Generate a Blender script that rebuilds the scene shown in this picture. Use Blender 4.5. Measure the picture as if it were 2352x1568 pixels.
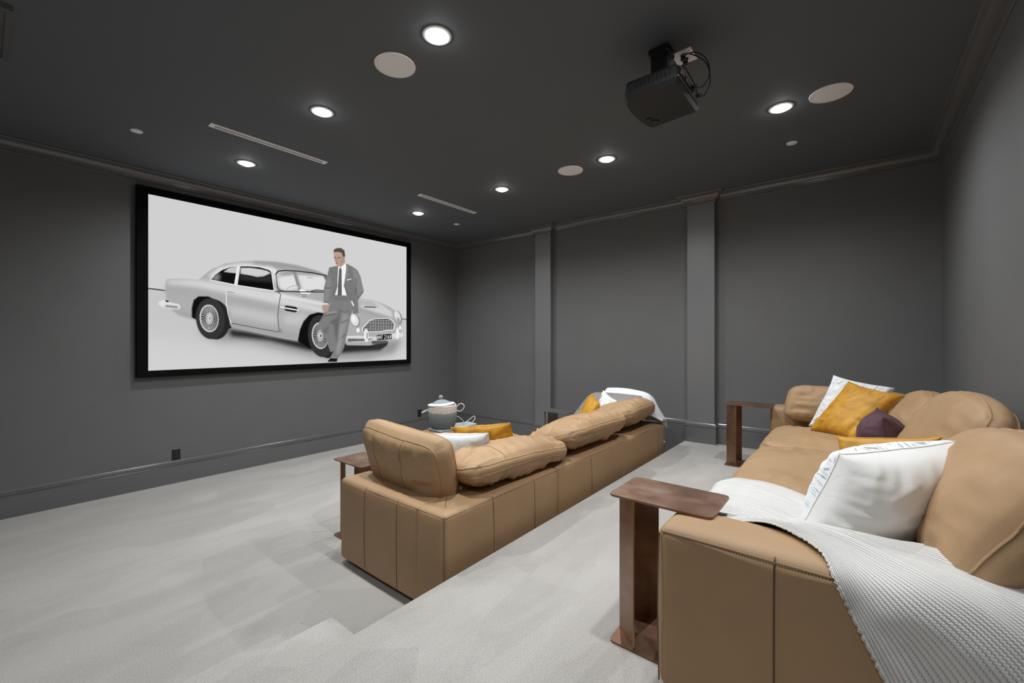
import bpy, bmesh, math, random
import numpy as np
from mathutils import Vector, Matrix, noise
PI = math.pi
random.seed(7)
C = bpy.context.scene.collection
for o in list(bpy.data.objects): bpy.data.objects.remove(o)

# ------------------------------------------------------------------ camera, world, exposure
XR, YB, YN, ZC, ZP = 6.158, 5.3525, -1.7, 3.19, 0.30     # right wall, far wall, near wall, ceiling, platform
cam = bpy.data.cameras.new('camera'); co = bpy.data.objects.new('camera', cam); C.objects.link(co)
cam.sensor_fit = 'HORIZONTAL'; cam.sensor_width = 36.0; cam.lens = 36.0 * 985.0 / 2352.0
cam.shift_y = -4.0 / 2352.0; cam.clip_start = 0.02
co.location = (5.5715, 0.0, 1.5); co.rotation_euler = (PI / 2, 0, math.atan(792.0 / 985.0))
S = bpy.context.scene
S.camera = co
S.view_settings.view_transform = 'Standard'; S.view_settings.look = 'None'
S.view_settings.gamma = 1.0; S.view_settings.use_curve_mapping = False
S.view_settings.exposure = 0.0
S.cycles.use_denoising = True
S.cycles.max_bounces = 10; S.cycles.diffuse_bounces = 6
w = bpy.data.worlds.new('world'); S.world = w; w.use_nodes = True
w.node_tree.nodes['Background'].inputs[0].default_value = (0.02, 0.02, 0.02, 1)
LAMP_W = 120.0

# ------------------------------------------------------------------ materials
def nt(name):
    m = bpy.data.materials.new(name); m.use_nodes = True
    t = m.node_tree; return m, t, t.nodes['Principled BSDF']
def nd(t, kind, **kw):
    n = t.nodes.new(kind)
    for k, v in kw.items():
        if k in n.inputs.keys() if hasattr(n.inputs, 'keys') else False: n.inputs[k].default_value = v
        else: setattr(n, k, v)
    return n
def texco(t, scale=(1, 1, 1), rot=(0, 0, 0), out='Object'):
    tc = t.nodes.new('ShaderNodeTexCoord'); mp = t.nodes.new('ShaderNodeMapping')
    mp.inputs['Scale'].default_value = scale; mp.inputs['Rotation'].default_value = rot
    t.links.new(tc.outputs[out], mp.inputs[0]); return mp.outputs[0]
def noi(t, vec, scale, detail=3, rough=0.5, dist=0.0):
    n = t.nodes.new('ShaderNodeTexNoise'); n.inputs['Scale'].default_value = scale
    n.inputs['Detail'].default_value = detail; n.inputs['Roughness'].default_value = rough; n.inputs['Distortion'].default_value = dist
    t.links.new(vec, n.inputs['Vector']); return n.outputs['Fac']
def ramp(t, fac, stops):
    r = t.nodes.new('ShaderNodeValToRGB'); e = r.color_ramp.elements
    while len(e) < len(stops): e.new(0.5)
    for i, (p, c) in enumerate(stops): e[i].position = p; e[i].color = (*c, 1) if len(c) == 3 else c
    t.links.new(fac, r.inputs[0]); return r.outputs[0]
def mix(t, a, b, fac, mode='MIX'):
    m = t.nodes.new('ShaderNodeMix'); m.data_type = 'RGBA'; m.blend_type = mode
    for sock, v in ((m.inputs[0], fac), (m.inputs[6], a), (m.inputs[7], b)):
        if isinstance(v, (int, float)): sock.default_value = v
        elif isinstance(v, tuple): sock.default_value = (*v, 1) if len(v) == 3 else v
        else: t.links.new(v, sock)
    return m.outputs[2]
def math_(t, op, a, b=0.0, c=0.0):
    m = t.nodes.new('ShaderNodeMath'); m.operation = op
    for i, v in enumerate((a, b, c)):
        if isinstance(v, (int, float)): m.inputs[i].default_value = v
        else: t.links.new(v, m.inputs[i])
    return m.outputs[0]
def bump(t, b, h, dist, strength=1.0, prev=None):
    n = t.nodes.new('ShaderNodeBump'); n.inputs['Distance'].default_value = dist; n.inputs['Strength'].default_value = strength
    t.links.new(h, n.inputs['Height'])
    if prev is not None: t.links.new(prev, n.inputs['Normal'])
    t.links.new(n.outputs[0], b.inputs['Normal']); return n.outputs[0]
def plain(name, col, rough=0.5, metal=0.0, var=0.06, vs=6.0, bs=None, bd=0.0005, spec=0.5, sheen=0.0, coat=0.0):
    m, t, b = nt(name)
    v = texco(t)
    n = noi(t, v, vs, 4)
    lo = tuple(max(0, c * (1 - var)) for c in col); hi = tuple(c * (1 + var) for c in col)
    t.links.new(ramp(t, n, [(0.3, lo), (0.7, hi)]), b.inputs['Base Color'])
    b.inputs['Roughness'].default_value = rough; b.inputs['Metallic'].default_value = metal
    b.inputs['Specular IOR Level'].default_value = spec
    b.inputs['Sheen Weight'].default_value = sheen; b.inputs['Coat Weight'].default_value = coat
    if bs: bump(t, b, noi(t, v, bs, 3), bd)
    return m
M = {}
M['wall'] = plain('wall_paint', (0.140, 0.140, 0.140), 0.62, var=0.03, vs=3, bs=260, bd=0.0003, spec=0.35)
M['ceiling'] = plain('ceiling_paint', (0.124, 0.134, 0.146), 0.8, var=0.02, vs=2, bs=300, bd=0.0002, spec=0.2)
M['trim'] = plain('trim_paint', (0.120, 0.120, 0.122), 0.22, var=0.02, vs=3, spec=0.9)
M['pilaster'] = plain('pilaster_paint', (0.155, 0.155, 0.157), 0.40, var=0.03, vs=3, spec=1.0)
M['white_paint'] = plain('white_paint', (0.90, 0.91, 0.92), 0.6, var=0.01)
M['grille_white'] = plain('grille_white', (0.88, 0.89, 0.91), 0.7, var=0.02, bs=900, bd=0.0004)
M['slot_grey'] = plain('slot_grey', (0.42, 0.42, 0.42), 0.6, var=0.03)
M['black_velvet'] = plain('black_velvet', (0.004, 0.004, 0.004), 0.9, var=0.2, spec=0.1)
M['black_plastic'] = plain('black_plastic', (0.012, 0.012, 0.012), 0.35, var=0.1)
M['graphite'] = plain('graphite_plastic', (0.013, 0.013, 0.013), 0.5, var=0.05, bs=500, bd=0.0002)
M['panel_grey'] = plain('connector_panel', (0.22, 0.22, 0.22), 0.4, var=0.05)
M['silver'] = plain('silver_metal', (0.6, 0.6, 0.6), 0.3, 1.0, var=0.03)
M['seam'] = plain('seam_thread', (0.13, 0.080, 0.042), 0.7, var=0.05)
M['stitch'] = plain('stitch_thread', (0.42, 0.30, 0.19), 0.7, var=0.05)
M['rope'] = plain('white_rope', (0.72, 0.70, 0.67), 0.8, var=0.05, bs=400, bd=0.001)
M['bag'] = plain('pale_blue_cloth', (0.36, 0.41, 0.44), 0.9, var=0.15, vs=30, bs=700, bd=0.0006)
M['taupe'] = plain('taupe_leather', (0.24, 0.215, 0.20), 0.55, var=0.05, bs=350, bd=0.0005)
M['cream'] = plain('cream_knit', (0.72, 0.64, 0.52), 0.9, var=0.04, bs=300, bd=0.001)

def leather(name, col):
    m, t, b = nt(name); v = texco(t)
    n = noi(t, v, 2.2, 5, 0.55)
    lo = tuple(c * 0.90 for c in col); hi = tuple(c * 1.07 for c in col)
    t.links.new(ramp(t, n, [(0.32, lo), (0.68, hi)]), b.inputs['Base Color'])
    b.inputs['Roughness'].default_value = 0.55; b.inputs['Specular IOR Level'].default_value = 0.32
    vo = t.nodes.new('ShaderNodeTexVoronoi'); vo.inputs['Scale'].default_value = 330; t.links.new(v, vo.inputs['Vector'])
    n1 = bump(t, b, noi(t, v, 9, 4, 0.6), 0.0025, 0.5)
    bump(t, b, vo.outputs['Distance'], 0.0006, 0.5, n1)
    return m
M['leather'] = leather('tan_leather', (0.390, 0.248, 0.134))
def velvet(name, col, dark):
    m, t, b = nt(name); v = texco(t)
    n = noi(t, v, 7, 5, 0.6, 0.6)
    t.links.new(ramp(t, n, [(0.35, dark), (0.62, col)]), b.inputs['Base Color'])
    b.inputs['Roughness'].default_value = 0.55; b.inputs['Sheen Weight'].default_value = 0.18; b.inputs['Sheen Roughness'].default_value = 0.4
    b.inputs['Sheen Tint'].default_value = (*col, 1)
    n1 = bump(t, b, noi(t, v, 14, 4, 0.6), 0.006, 0.5)
    bump(t, b, noi(t, v, 900, 2), 0.0005, 0.5, n1)
    return m
M['mustard'] = velvet('mustard_velvet', (0.58, 0.295, 0.016), (0.43, 0.195, 0.007))
M['plum'] = velvet('plum_velvet', (0.095, 0.048, 0.066), (0.055, 0.026, 0.038))
def cotton(name, col, pattern=False):
    m, t, b = nt(name); v = texco(t)
    base = ramp(t, noi(t, v, 5, 3), [(0.3, tuple(c * .96 for c in col)), (0.7, col)])
    if pattern:   # eyelet embroidery: dotted lozenge lines
        uv = texco(t, out='UV')
        vo = t.nodes.new('ShaderNodeTexVoronoi'); vo.feature = 'DISTANCE_TO_EDGE'; vo.inputs['Scale'].default_value = 7.0
        vo.inputs['Randomness'].default_value = 0.55; t.links.new(uv, vo.inputs['Vector'])
        line = math_(t, 'COMPARE', vo.outputs['Distance'], 0.07, 0.018)
        line2 = math_(t, 'COMPARE', vo.outputs['Distance'], 0.18, 0.016)
        dots = t.nodes.new('ShaderNodeTexVoronoi'); dots.inputs['Scale'].default_value = 62.0; dots.inputs['Randomness'].default_value = 0.0
        t.links.new(uv, dots.inputs['Vector'])
        dm = math_(t, 'LESS_THAN', dots.outputs['Distance'], 0.36)
        k = math_(t, 'MULTIPLY', math_(t, 'MAXIMUM', line, line2), dm)
        base = mix(t, base, (0.10, 0.10, 0.10), math_(t, 'MULTIPLY', k, 0.85))
    t.links.new(base, b.inputs['Base Color'])
    b.inputs['Roughness'].default_value = 0.85; b.inputs['Specular IOR Level'].default_value = 0.2; b.inputs['Sheen Weight'].default_value = 0.1
    n1 = bump(t, b, noi(t, texco(t, (1, 1, 2.2)), 7, 3, 0.5, 0.4), 0.006, 0.5)
    bump(t, b, noi(t, v, 800, 2), 0.0003, 0.5, n1)
    return m
M['white_cotton'] = cotton('white_cotton', (0.80, 0.79, 0.77))
M['white_eyelet'] = cotton('white_eyelet_cotton', (0.78, 0.80, 0.82), True)
M['pale_cotton'] = cotton('pale_blue_white_cotton', (0.66, 0.71, 0.74))

def knit(name, col, ribs, vstitch):
    m, t, b = nt(name)
    uv = texco(t, out='UV'); sp = t.nodes.new('ShaderNodeSeparateXYZ'); t.links.new(uv, sp.inputs[0])
    a = math_(t, 'SINE', math_(t, 'MULTIPLY', sp.outputs[0], ribs * 2 * PI))
    # v-shaped knit stitches along each rib
    tri = math_(t, 'PINGPONG', math_(t, 'MULTIPLY', sp.outputs[0], ribs * 2), 1.0)
    s = math_(t, 'SINE', math_(t, 'MULTIPLY', math_(t, 'ADD', math_(t, 'MULTIPLY', sp.outputs[1], vstitch), tri), 2 * PI))
    h = math_(t, 'ADD', math_(t, 'POWER', math_(t, 'ADD', math_(t, 'MULTIPLY', a, 0.5), 0.5), 0.5), math_(t, 'MULTIPLY', s, 0.10))
    gap = math_(t, 'LESS_THAN', h, 0.30)
    t.links.new(mix(t, col, tuple(c * 0.62 for c in col), math_(t, 'MULTIPLY', gap, 0.8)), b.inputs['Base Color'])
    b.inputs['Roughness'].default_value = 0.9; b.inputs['Specular IOR Level'].default_value = 0.15; b.inputs['Sheen Weight'].default_value = 0.15
    bump(t, b, h, 0.004, 0.8)
    return m
M['knit'] = knit('white_rib_knit', (0.76, 0.745, 0.72), 92, 190)
M['knit_white'] = plain('white_soft_knit', (0.74, 0.77, 0.79), 0.9, var=0.03, bs=400, bd=0.001)

def carpet():
    m, t, b = nt('beige_carpet'); v = texco(t)
    # pile lying in brushed directions, fibre speckle
    vs = texco(t, (1.0, 0.35, 1.0))
    n = noi(t, vs, 3.2, 6, 0.62, 0.5)
    c1 = ramp(t, n, [(0.42, (0.412, 0.392, 0.366)), (0.50, (0.435, 0.414, 0.388)), (0.58, (0.458, 0.437, 0.411))])
    vo = t.nodes.new('ShaderNodeTexVoronoi'); vo.inputs['Scale'].default_value = 2.6; t.links.new(texco(t, (1.2, 0.5, 1), (0, 0, 0.5)), vo.inputs['Vector'])
    c2 = mix(t, c1, ramp(t, vo.outputs['Color'], [(0.38, (0.89, 0.89, 0.89)), (0.62, (1.03, 1.03, 1.03))]), 0.6, 'MULTIPLY')
    sp = noi(t, v, 190, 3, 0.7)
    c3 = mix(t, c2, ramp(t, sp, [(0.34, (0.62, 0.61, 0.59)), (0.52, (1, 1, 1)), (0.70, (1.14, 1.14, 1.14))]), 0.8, 'MULTIPLY')
    t.links.new(c3, b.inputs['Base Color'])
    b.inputs['Roughness'].default_value = 1.0; b.inputs['Specular IOR Level'].default_value = 0.05; b.inputs['Sheen Weight'].default_value = 0.25
    n1 = bump(t, b, noi(t, vs, 6, 4, 0.6), 0.01, 0.35)
    bump(t, b, noi(t, v, 260, 3, 0.7), 0.004, 0.7, n1)
    return m
M['carpet'] = carpet()
def bronze():
    m, t, b = nt('brushed_bronze'); v = texco(t, (1, 1, 1))
    n = noi(t, v, 5.5, 4, 0.6, 0.4)
    t.links.new(ramp(t, n, [(0.30, (0.17, 0.095, 0.060)), (0.5, (0.27, 0.155, 0.100)), (0.70, (0.33, 0.235, 0.175))]), b.inputs['Base Color'])
    b.inputs['Metallic'].default_value = 0.8
    t.links.new(math_(t, 'MULTIPLY_ADD', n, 0.2, 0.30), b.inputs['Roughness'])
    bump(t, b, noi(t, texco(t, (300, 3, 3)), 3, 3), 0.0003, 0.4)
    return m
M['bronze'] = bronze()
M['bronze_edge'] = plain('bronze_edge', (0.42, 0.26, 0.13), 0.35, 0.9, var=0.05)
M['gunmetal'] = plain('grey_metal', (0.20, 0.20, 0.20), 0.35, 0.6, var=0.08, vs=5)

def basket_mat():
    m, t, b = nt('woven_seagrass'); v = texco(t); sp = t.nodes.new('ShaderNodeSeparateXYZ'); t.links.new(v, sp.inputs[0])
    z = math_(t, 'ADD', sp.outputs[2], math_(t, 'MULTIPLY', noi(t, v, 18, 2), 0.03))
    body = ramp(t, math_(t, 'MULTIPLY', z, 3.0), [(0.0, (0.10, 0.125, 0.135)), (0.40, (0.16, 0.19, 0.205)), (0.56, (0.22, 0.26, 0.275)), (0.62, (0.60, 0.55, 0.50)), (0.98, (0.68, 0.63, 0.58))])
    fl = ramp(t, noi(t, texco(t, (1, 1, 3)), 90, 3), [(0.35, (0.72, 0.74, 0.80)), (0.6, (1.1, 1.1, 1.05))])
    t.links.new(mix(t, body, fl, 0.7, 'MULTIPLY'), b.inputs['Base Color']); b.inputs['Roughness'].default_value = 0.85
    bump(t, b, noi(t, v, 240, 2), 0.002, 0.6)
    return m
M['basket'] = basket_mat()
M['basket_lid'] = plain('blue_grey_seagrass', (0.25, 0.31, 0.34), 0.85, var=0.25, vs=60, bs=240, bd=0.002)
M['knob_grey'] = plain('grey_wood_knob', (0.33, 0.32, 0.32), 0.6, var=0.15, vs=40)

def emit(name, col, s):
    m = bpy.data.materials.new(name); m.use_nodes = True; t = m.node_tree
    t.nodes.remove(t.nodes['Principled BSDF']); e = t.nodes.new('ShaderNodeEmission')
    e.inputs[0].default_value = (*col, 1); e.inputs[1].default_value = s
    t.links.new(e.outputs[0], t.nodes['Material Output'].inputs[0]); return m
M['lens'] = emit('lamp_lens', (1, 1, 1), 60.0)
M['led'] = emit('indicator_light', (1, 1, 1), 25.0)
mp = emit('projected_picture', (1, 1, 1), 1.0); t = mp.node_tree
at = t.nodes.new('ShaderNodeAttribute'); at.attribute_name = 'Col'; t.links.new(at.outputs['Color'], t.nodes['Emission'].inputs[0])
try: mp.cycles.emission_sampling = 'NONE'
except Exception: pass
M['picture'] = mp

# ------------------------------------------------------------------ object helpers
def mesh(name, verts, faces, m, parent=None, smooth=True, uvs=None, angle=40):
    me = bpy.data.meshes.new(name); me.from_pydata([tuple(v) for v in verts], [], faces); me.validate()
    o = bpy.data.objects.new(name, me); C.objects.link(o); me.materials.append(M[m] if isinstance(m, str) else m)
    if uvs is not None:
        uvl = me.uv_layers.new(name='UVMap'); li = np.zeros(len(me.loops), dtype=np.int32); me.loops.foreach_get('vertex_index', li)
        uvl.data.foreach_set('uv', np.array(uvs, dtype=np.float32)[li].ravel())
    if smooth:
        me.polygons.foreach_set('use_smooth', [True] * len(me.polygons))
        try: me.set_sharp_from_angle(angle=math.radians(angle))
        except Exception: pass
    if parent: o.parent = parent
    return o
def from_bm(name, bm, m, parent=None, smooth=True, angle=40):
    bmesh.ops.recalc_face_normals(bm, faces=bm.faces[:])
    me = bpy.data.meshes.new(name); bm.to_mesh(me); bm.free()
    o = bpy.data.objects.new(name, me); C.objects.link(o); me.materials.append(M[m] if isinstance(m, str) else m)
    if smooth:
        me.polygons.foreach_set('use_smooth', [True] * len(me.polygons))
        try: me.set_sharp_from_angle(angle=math.radians(angle))
        except Exception: pass
    if parent: o.parent = parent
    return o
def tag(o, label=None, cat=None, group=None, kind=None):
    if label: o['label'] = label
    if cat: o['category'] = cat
    if group: o['group'] = group
    if kind: o['kind'] = kind
    return o
def thing(name, loc, label, cat, group=None, rz=0):
    o = bpy.data.objects.new(name, None); C.objects.link(o); o.location = loc; o.rotation_euler = (0, 0, rz)
    o.empty_display_size = 0.1
    return tag(o, label, cat, group)
def copy_tree(o, parent=None):
    c = o.copy(); C.objects.link(c)
    if parent: c.parent = parent
    for ch in list(o.children): copy_tree(ch, c)
    return c
def box(bm, x0, x1, y0, y1, z0, z1):
    v = [bm.verts.new(p) for p in ((x0,y0,z0),(x1,y0,z0),(x1,y1,z0),(x0,y1,z0),(x0,y0,z1),(x1,y0,z1),(x1,y1,z1),(x0,y1,z1))]
    for f in ((0,3,2,1),(4,5,6,7),(0,1,5,4),(1,2,6,5),(2,3,7,6),(3,0,4,7)): bm.faces.new([v[i] for i in f])
def boxo(name, b, m, parent=None, bev=0.0, seg=3):
    bm = bmesh.new(); box(bm, *b)
    if bev > 0: bmesh.ops.bevel(bm, geom=bm.edges[:], offset=bev, segments=seg, profile=0.5, affect='EDGES')
    return from_bm(name, bm, m, parent, smooth=bev > 0)
def prism(name, pts, z0, z1, m, parent=None, bev=0.0):
    bm = bmesh.new(); a = [bm.verts.new((x, y, z0)) for x, y in pts]; b = [bm.verts.new((x, y, z1)) for x, y in pts]
    bm.faces.new(a[::-1]); bm.faces.new(b); n = len(pts)
    for i in range(n): bm.faces.new((a[i], a[(i+1) % n], b[(i+1) % n], b[i]))
    if bev > 0: bmesh.ops.bevel(bm, geom=bm.edges[:], offset=bev, segments=2, affect='EDGES')
    return from_bm(name, bm, m, parent)
def rrect(x0, x1, y0, y1, r, n=6):
    out = []
    for cx, cy, a0 in ((x1-r, y0+r, -PI/2), (x1-r, y1-r, 0), (x0+r, y1-r, PI/2), (x0+r, y0+r, PI)):
        for i in range(n+1):
            a = a0 + PI/2 * i / n; out.append((cx + r*math.cos(a), cy + r*math.sin(a)))
    return out
def tube_geo(verts, faces, pts, r, n=6, closed=False):
    pts = [Vector(p) for p in pts]; N = len(pts); base = len(verts)
    up = Vector((0, 0, 1)); prev = None
    for i, p in enumerate(pts):
        if closed: d = pts[(i+1) % N] - pts[i-1]
        else: d = pts[min(i+1, N-1)] - pts[max(i-1, 0)]
        if d.length < 1e-9: d = Vector((1, 0, 0))
        d.normalize()
        if prev is None:
            s = d.cross(up)
            if s.length < 0.1: s = d.cross(Vector((1, 0, 0)))
        else: s = prev - d * prev.dot(d)
        if s.length < 1e-6: s = d.orthogonal()
        s.normalize(); prev = s; q = d.cross(s)
        for k in range(n):
            a = 2*PI*k/n; verts.append(p + s*(r*math.cos(a)) + q*(r*math.sin(a)))
    M_ = N if closed else N-1
    for i in range(M_):
        for k in range(n):
            a = base + i*n + k; b = base + i*n + (k+1) % n; c = base + ((i+1) % N)*n + (k+1) % n; d = base + ((i+1) % N)*n + k
            faces.append((a, b, c, d))
    if not closed:
        faces.append(tuple(base + k for k in range(n))[::-1]); faces.append(tuple(base + (N-1)*n + k for k in range(n)))
def tubes(name, paths, r, m, parent=None, n=6, closed=False):
    v, f = [], []
    for p in paths: tube_geo(v, f, p, r, n, closed)
    o = mesh(name, v, f, m, parent, angle=60)
    if name in ('seam', 'piping') and len(paths) > 1: o['kind'] = 'stuff'
    return o
def lathe(name, prof, m, parent=None, n=48, loc=(0, 0, 0), caps=True):
    v, f = [], []
    for r, z in prof:
        for k in range(n): a = 2*PI*k/n; v.append((loc[0]+r*math.cos(a), loc[1]+r*math.sin(a), loc[2]+z))
    for i in range(len(prof)-1):
        for k in range(n): f.append((i*n+k, i*n+(k+1) % n, (i+1)*n+(k+1) % n, (i+1)*n+k))
    if caps: f.append(tuple(range(n))[::-1]); f.append(tuple((len(prof)-1)*n+k for k in range(n)))
    return mesh(name, v, f, m, parent, angle=35)
def smooth_path(pts, sub=8, closed=False):
    out = []; N = len(pts); P = [Vector(p) for p in pts]
    rng = range(N if closed else N-1)
    for i in rng:
        p0 = P[(i-1) % N] if closed or i > 0 else P[0]; p1 = P[i]; p2 = P[(i+1) % N]; p3 = P[(i+2) % N] if closed or i+2 < N else P[-1]
        for k in range(sub):
            t_ = k/sub; a = -0.5*p0+1.5*p1-1.5*p2+0.5*p3; b = p0-2.5*p1+2*p2-0.5*p3; c = -0.5*p0+0.5*p2
            out.append(((a*t_+b)*t_+c)*t_+p1)
    if not closed: out.append(P[-1])
    return out
def sweep(name, path, prof, m, parent=None, closed=False):
    """moulding: path is a 2-D polyline with the room on its left, prof is (distance from wall, height)"""
    N = len(path); v, f = [], []
    P = [Vector(p) for p in path]
    for i in range(N):
        if closed or 0 < i < N-1:
            d0 = (P[i]-P[i-1]).normalized(); d1 = (P[(i+1) % N]-P[i]).normalized()
        elif i == 0: d0 = d1 = (P[1]-P[0]).normalized()
        else: d0 = d1 = (P[-1]-P[-2]).normalized()
        n0 = Vector((-d0.y, d0.x)); n1 = Vector((-d1.y, d1.x)); b = (n0+n1); b.normalize(); k = 1.0/max(0.3, b.dot(n0))
        for d, z in prof: v.append((P[i].x+b.x*k*d, P[i].y+b.y*k*d, z))
    L = len(prof)
    for i in range(N if closed else N-1):
        for j in range(L-1):
            a = i*L+j; b_ = ((i+1) % N)*L+j; f.append((a, b_, b_+1, a+1))
    if not closed: f.append(tuple(range(L))); f.append(tuple((N-1)*L+j for j in range(L))[::-1])
    o = mesh(name, v, f, m, parent, angle=25)
    return o

# ------------------------------------------------------------------ room
def st(o): o['kind'] = 'structure'; return o
T = 0.15
st(boxo('floor', (-T, XR+T, YN-T, YB+T, -T, 0.0), 'carpet'))
st(boxo('ceiling', (-T, XR+T, YN-T, YB+T, ZC, ZC+T), 'ceiling'))
st(boxo('wall_left', (-T, 0, YN-T, YB+T, 0, ZC), 'wall'))
st(boxo('wall_right', (XR, XR+T, YN-T, YB+T, 0, ZC), 'wall'))
st(boxo('wall_near', (0, XR, YN-T, YN, 0, ZC), 'wall'))
st(boxo('wall_far', (0, XR, YB, YB+T, 0, ZC), 'wall'))
PD = 0.082; P1 = (1.780, 2.060); P2 = (4.000, 4.305)
for a, b in (P1, P2): st(boxo('pilaster', (a, b, YB-PD, YB+0.001, 0, ZC), 'pilaster', bev=0.003, seg=1))
# raised platform with rounded nosing, and two steps
def nosed(name, x0, x1, y0, y1, z1, r, parent=None):
    prof = [(x0, 0.0), (x0, z1-r)] + [(x0+r-r*math.cos(PI/2*i/5), z1-r+r*math.sin(PI/2*i/5)) for i in range(1, 6)] + [(x1, z1), (x1, 0.0)]
    ys = [y0] + ([y1] if y1 > YB-0.01 else [y1-r+r*math.sin(PI/2*i/4) for i in range(5)])
    v, f = [], []
    for j, y in enumerate(ys):
        s = 0.0 if (j == 0 or y1 > YB-0.01) else r*(1-math.cos(PI/2*(j-1)/4))
        for (x, z) in prof: v.append((x + (s if x < x1-1e-6 and x <= x0+r else 0), y, z - (s if z > z1-r*0.2 else 0)*0.9))
    L = len(prof)
    for j in range(len(ys)-1):
        for i in range(L): f.append((j*L+i, j*L+(i+1) % L, (j+1)*L+(i+1) % L, (j+1)*L+i))
    f.append(tuple(range(L))[::-1]); f.append(tuple((len(ys)-1)*L+i for i in range(L)))
    return mesh(name, v, f, 'carpet', parent, angle=60)
plat = st(nosed('platform', 3.962, XR, YN, YB, ZP, 0.022))
nosed('step', 3.642, 3.975, YN, 1.045, 0.205, 0.02, plat)
nosed('step', 3.412, 3.66, YN, 1.005, 0.105, 0.02, plat)
# crown moulding all round, wrapping the pilasters
crown = [(0.0, 3.083), (0.010, 3.083), (0.015, 3.087), (0.015, 3.092), (0.012, 3.096), (0.021, 3.099), (0.022, 3.105), (0.030, 3.106), (0.030, 3.112), (0.036, 3.113)]
crown += [(0.036+0.05*(1-math.cos(PI/2*i/6)), 3.113+0.052*math.sin(PI/2*i/6)) for i in range(1, 7)]
crown += [(0.090, 3.166), (0.090, 3.172), (0.096, 3.174), (0.100, 3.178), (0.100, 3.1895), (0.0, 3.1895)]
yb = YB; yp = YB-PD
far_path = [(XR, yb), (P2[1], yb), (P2[1], yp), (P2[0], yp), (P2[0], yb), (P1[1], yb), (P1[1], yp), (P1[0], yp), (P1[0], yb), (0, yb)]
st(sweep('trim_1', [(0, YN), (XR, YN)] + far_path, crown, 'trim', closed=True))
def base_prof(z): return [(0, z+.237), (.007, z+.237), (.011, z+.231), (.0115, z+.225), (.017, z+.222), (.019, z+.216), (.017, z+.2105), (.0145, z+.209), (.022, z+.205), (.0235, z+.199), (.021, z+.193), (.015, z+.191), (.017, z+.187), (.015, z+.184), (.015, z)]
st(sweep('baseboard_left', [(0, yb), (0, YN)], base_prof(0), 'trim'))
st(sweep('baseboard_far', [(3.72, yb), (P1[1], yb), (P1[1], yp), (P1[0], yp), (P1[0], yb), (0, yb)], base_prof(0), 'trim'))
bp = base_prof(0.295)
st(sweep('baseboard_far', [(XR, yb), (P2[1], yb), (P2[1], yp), (P2[0], yp), (P2[0], yb), (3.72, yb)], bp[:-1] + [(.015, 0.0)], 'trim'))
st(sweep('baseboard_right', [(XR, YN), (XR, yb)], base_prof(0.30), 'trim'))
st(sweep('baseboard_near', [(0, YN), (3.96, YN)], base_prof(0.0), 'trim'))

# ------------------------------------------------------------------ ceiling fittings
def downlight():
    r = thing('downlight', (0, 0, ZC), '', 'ceiling light')
    lathe('trim_ring', [(0.062, -0.001), (0.078, -0.0005), (0.080, -0.004), (0.072, -0.007), (0.062, -0.0075)], 'white_paint', r, caps=False)
    lathe('lens', [(0.0005, -0.024), (0.02, -0.023), (0.04, -0.019), (0.054, -0.012), (0.0615, -0.004), (0.0615, -0.001)], 'lens', r, caps=False)
    l = bpy.data.lights.new('lamp', 'SPOT'); l.energy = LAMP_W; l.spot_size = math.radians(160); l.spot_blend = 0.85; l.shadow_soft_size = 0.045
    l.color = (0.955, 0.982, 1.0)
    lo = bpy.data.objects.new('lamp', l); C.objects.link(lo); lo.location = (0, 0, -0.03); lo.parent = r
    return r
spots = [((3.755, 1.595), 'recessed downlight nearest the camera, brightest, at the top middle of the ceiling'),
         ((2.484, 1.595), 'recessed downlight beside the upper end of the longer slot vent'),
         ((1.017, 1.605), 'recessed downlight near the screen wall, below the longer slot vent'),
         ((5.141, 3.660), 'recessed downlight right of the projector, beside the large speaker grille'),
         ((3.750, 3.680), 'recessed downlight in mid ceiling, beside the smallest-looking speaker grille'),
         ((2.469, 3.679), 'recessed downlight right of the shorter slot vent'),
         ((1.013, 3.674), 'recessed downlight left of the shorter slot vent, nearest the far corner'),
         ((5.141, 1.600), 'recessed downlight above the near end of the raised sofa')]
d0 = downlight()
for i, ((x, y), lab) in enumerate(spots):
    o = d0 if i == 0 else copy_tree(d0)
    o.location = (x, y, ZC); tag(o, lab, 'ceiling light', 'recessed downlights in the ceiling')
for (x, y), lab in (((3.755, -0.475), 'recessed downlight over the steps behind the camera'), ((5.141, -0.475), 'recessed downlight behind the camera near the right wall')):
    o = copy_tree(d0); o.location = (x, y, ZC); tag(o, lab, 'ceiling light', 'recessed downlights in the ceiling')
    for ch in o.children:
        if ch.type == 'LIGHT': ch.data = ch.data.copy(); ch.data.energy = LAMP_W*0.5
def grille():
    r = thing('ceiling_speaker', (0, 0, ZC), '', 'speaker')
    lathe('bezel', [(0.121, 0.0), (0.1235, -0.002), (0.1225, -0.006), (0.1165, -0.0065)], 'white_paint', r, n=64, caps=False)
    lathe('mesh_grille', [(0.0005, -0.0075), (0.06, -0.0070), (0.1165, -0.0055)], 'grille_white', r, n=64, caps=False)
    return r
g0 = grille()
for i, ((x, y), lab) in enumerate([((3.357, 1.606), 'round white ceiling speaker grille beside the brightest downlight'),
        ((5.432, 3.655), 'round white ceiling speaker grille nearest the right wall'),
        ((3.343, 3.702), 'round white ceiling speaker grille in mid ceiling, beside a downlight')]):
    o = g0 if i == 0 else copy_tree(g0)
    o.location = (x, y, ZC); tag(o, lab, 'speaker', 'round speaker grilles in the ceiling')
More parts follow.
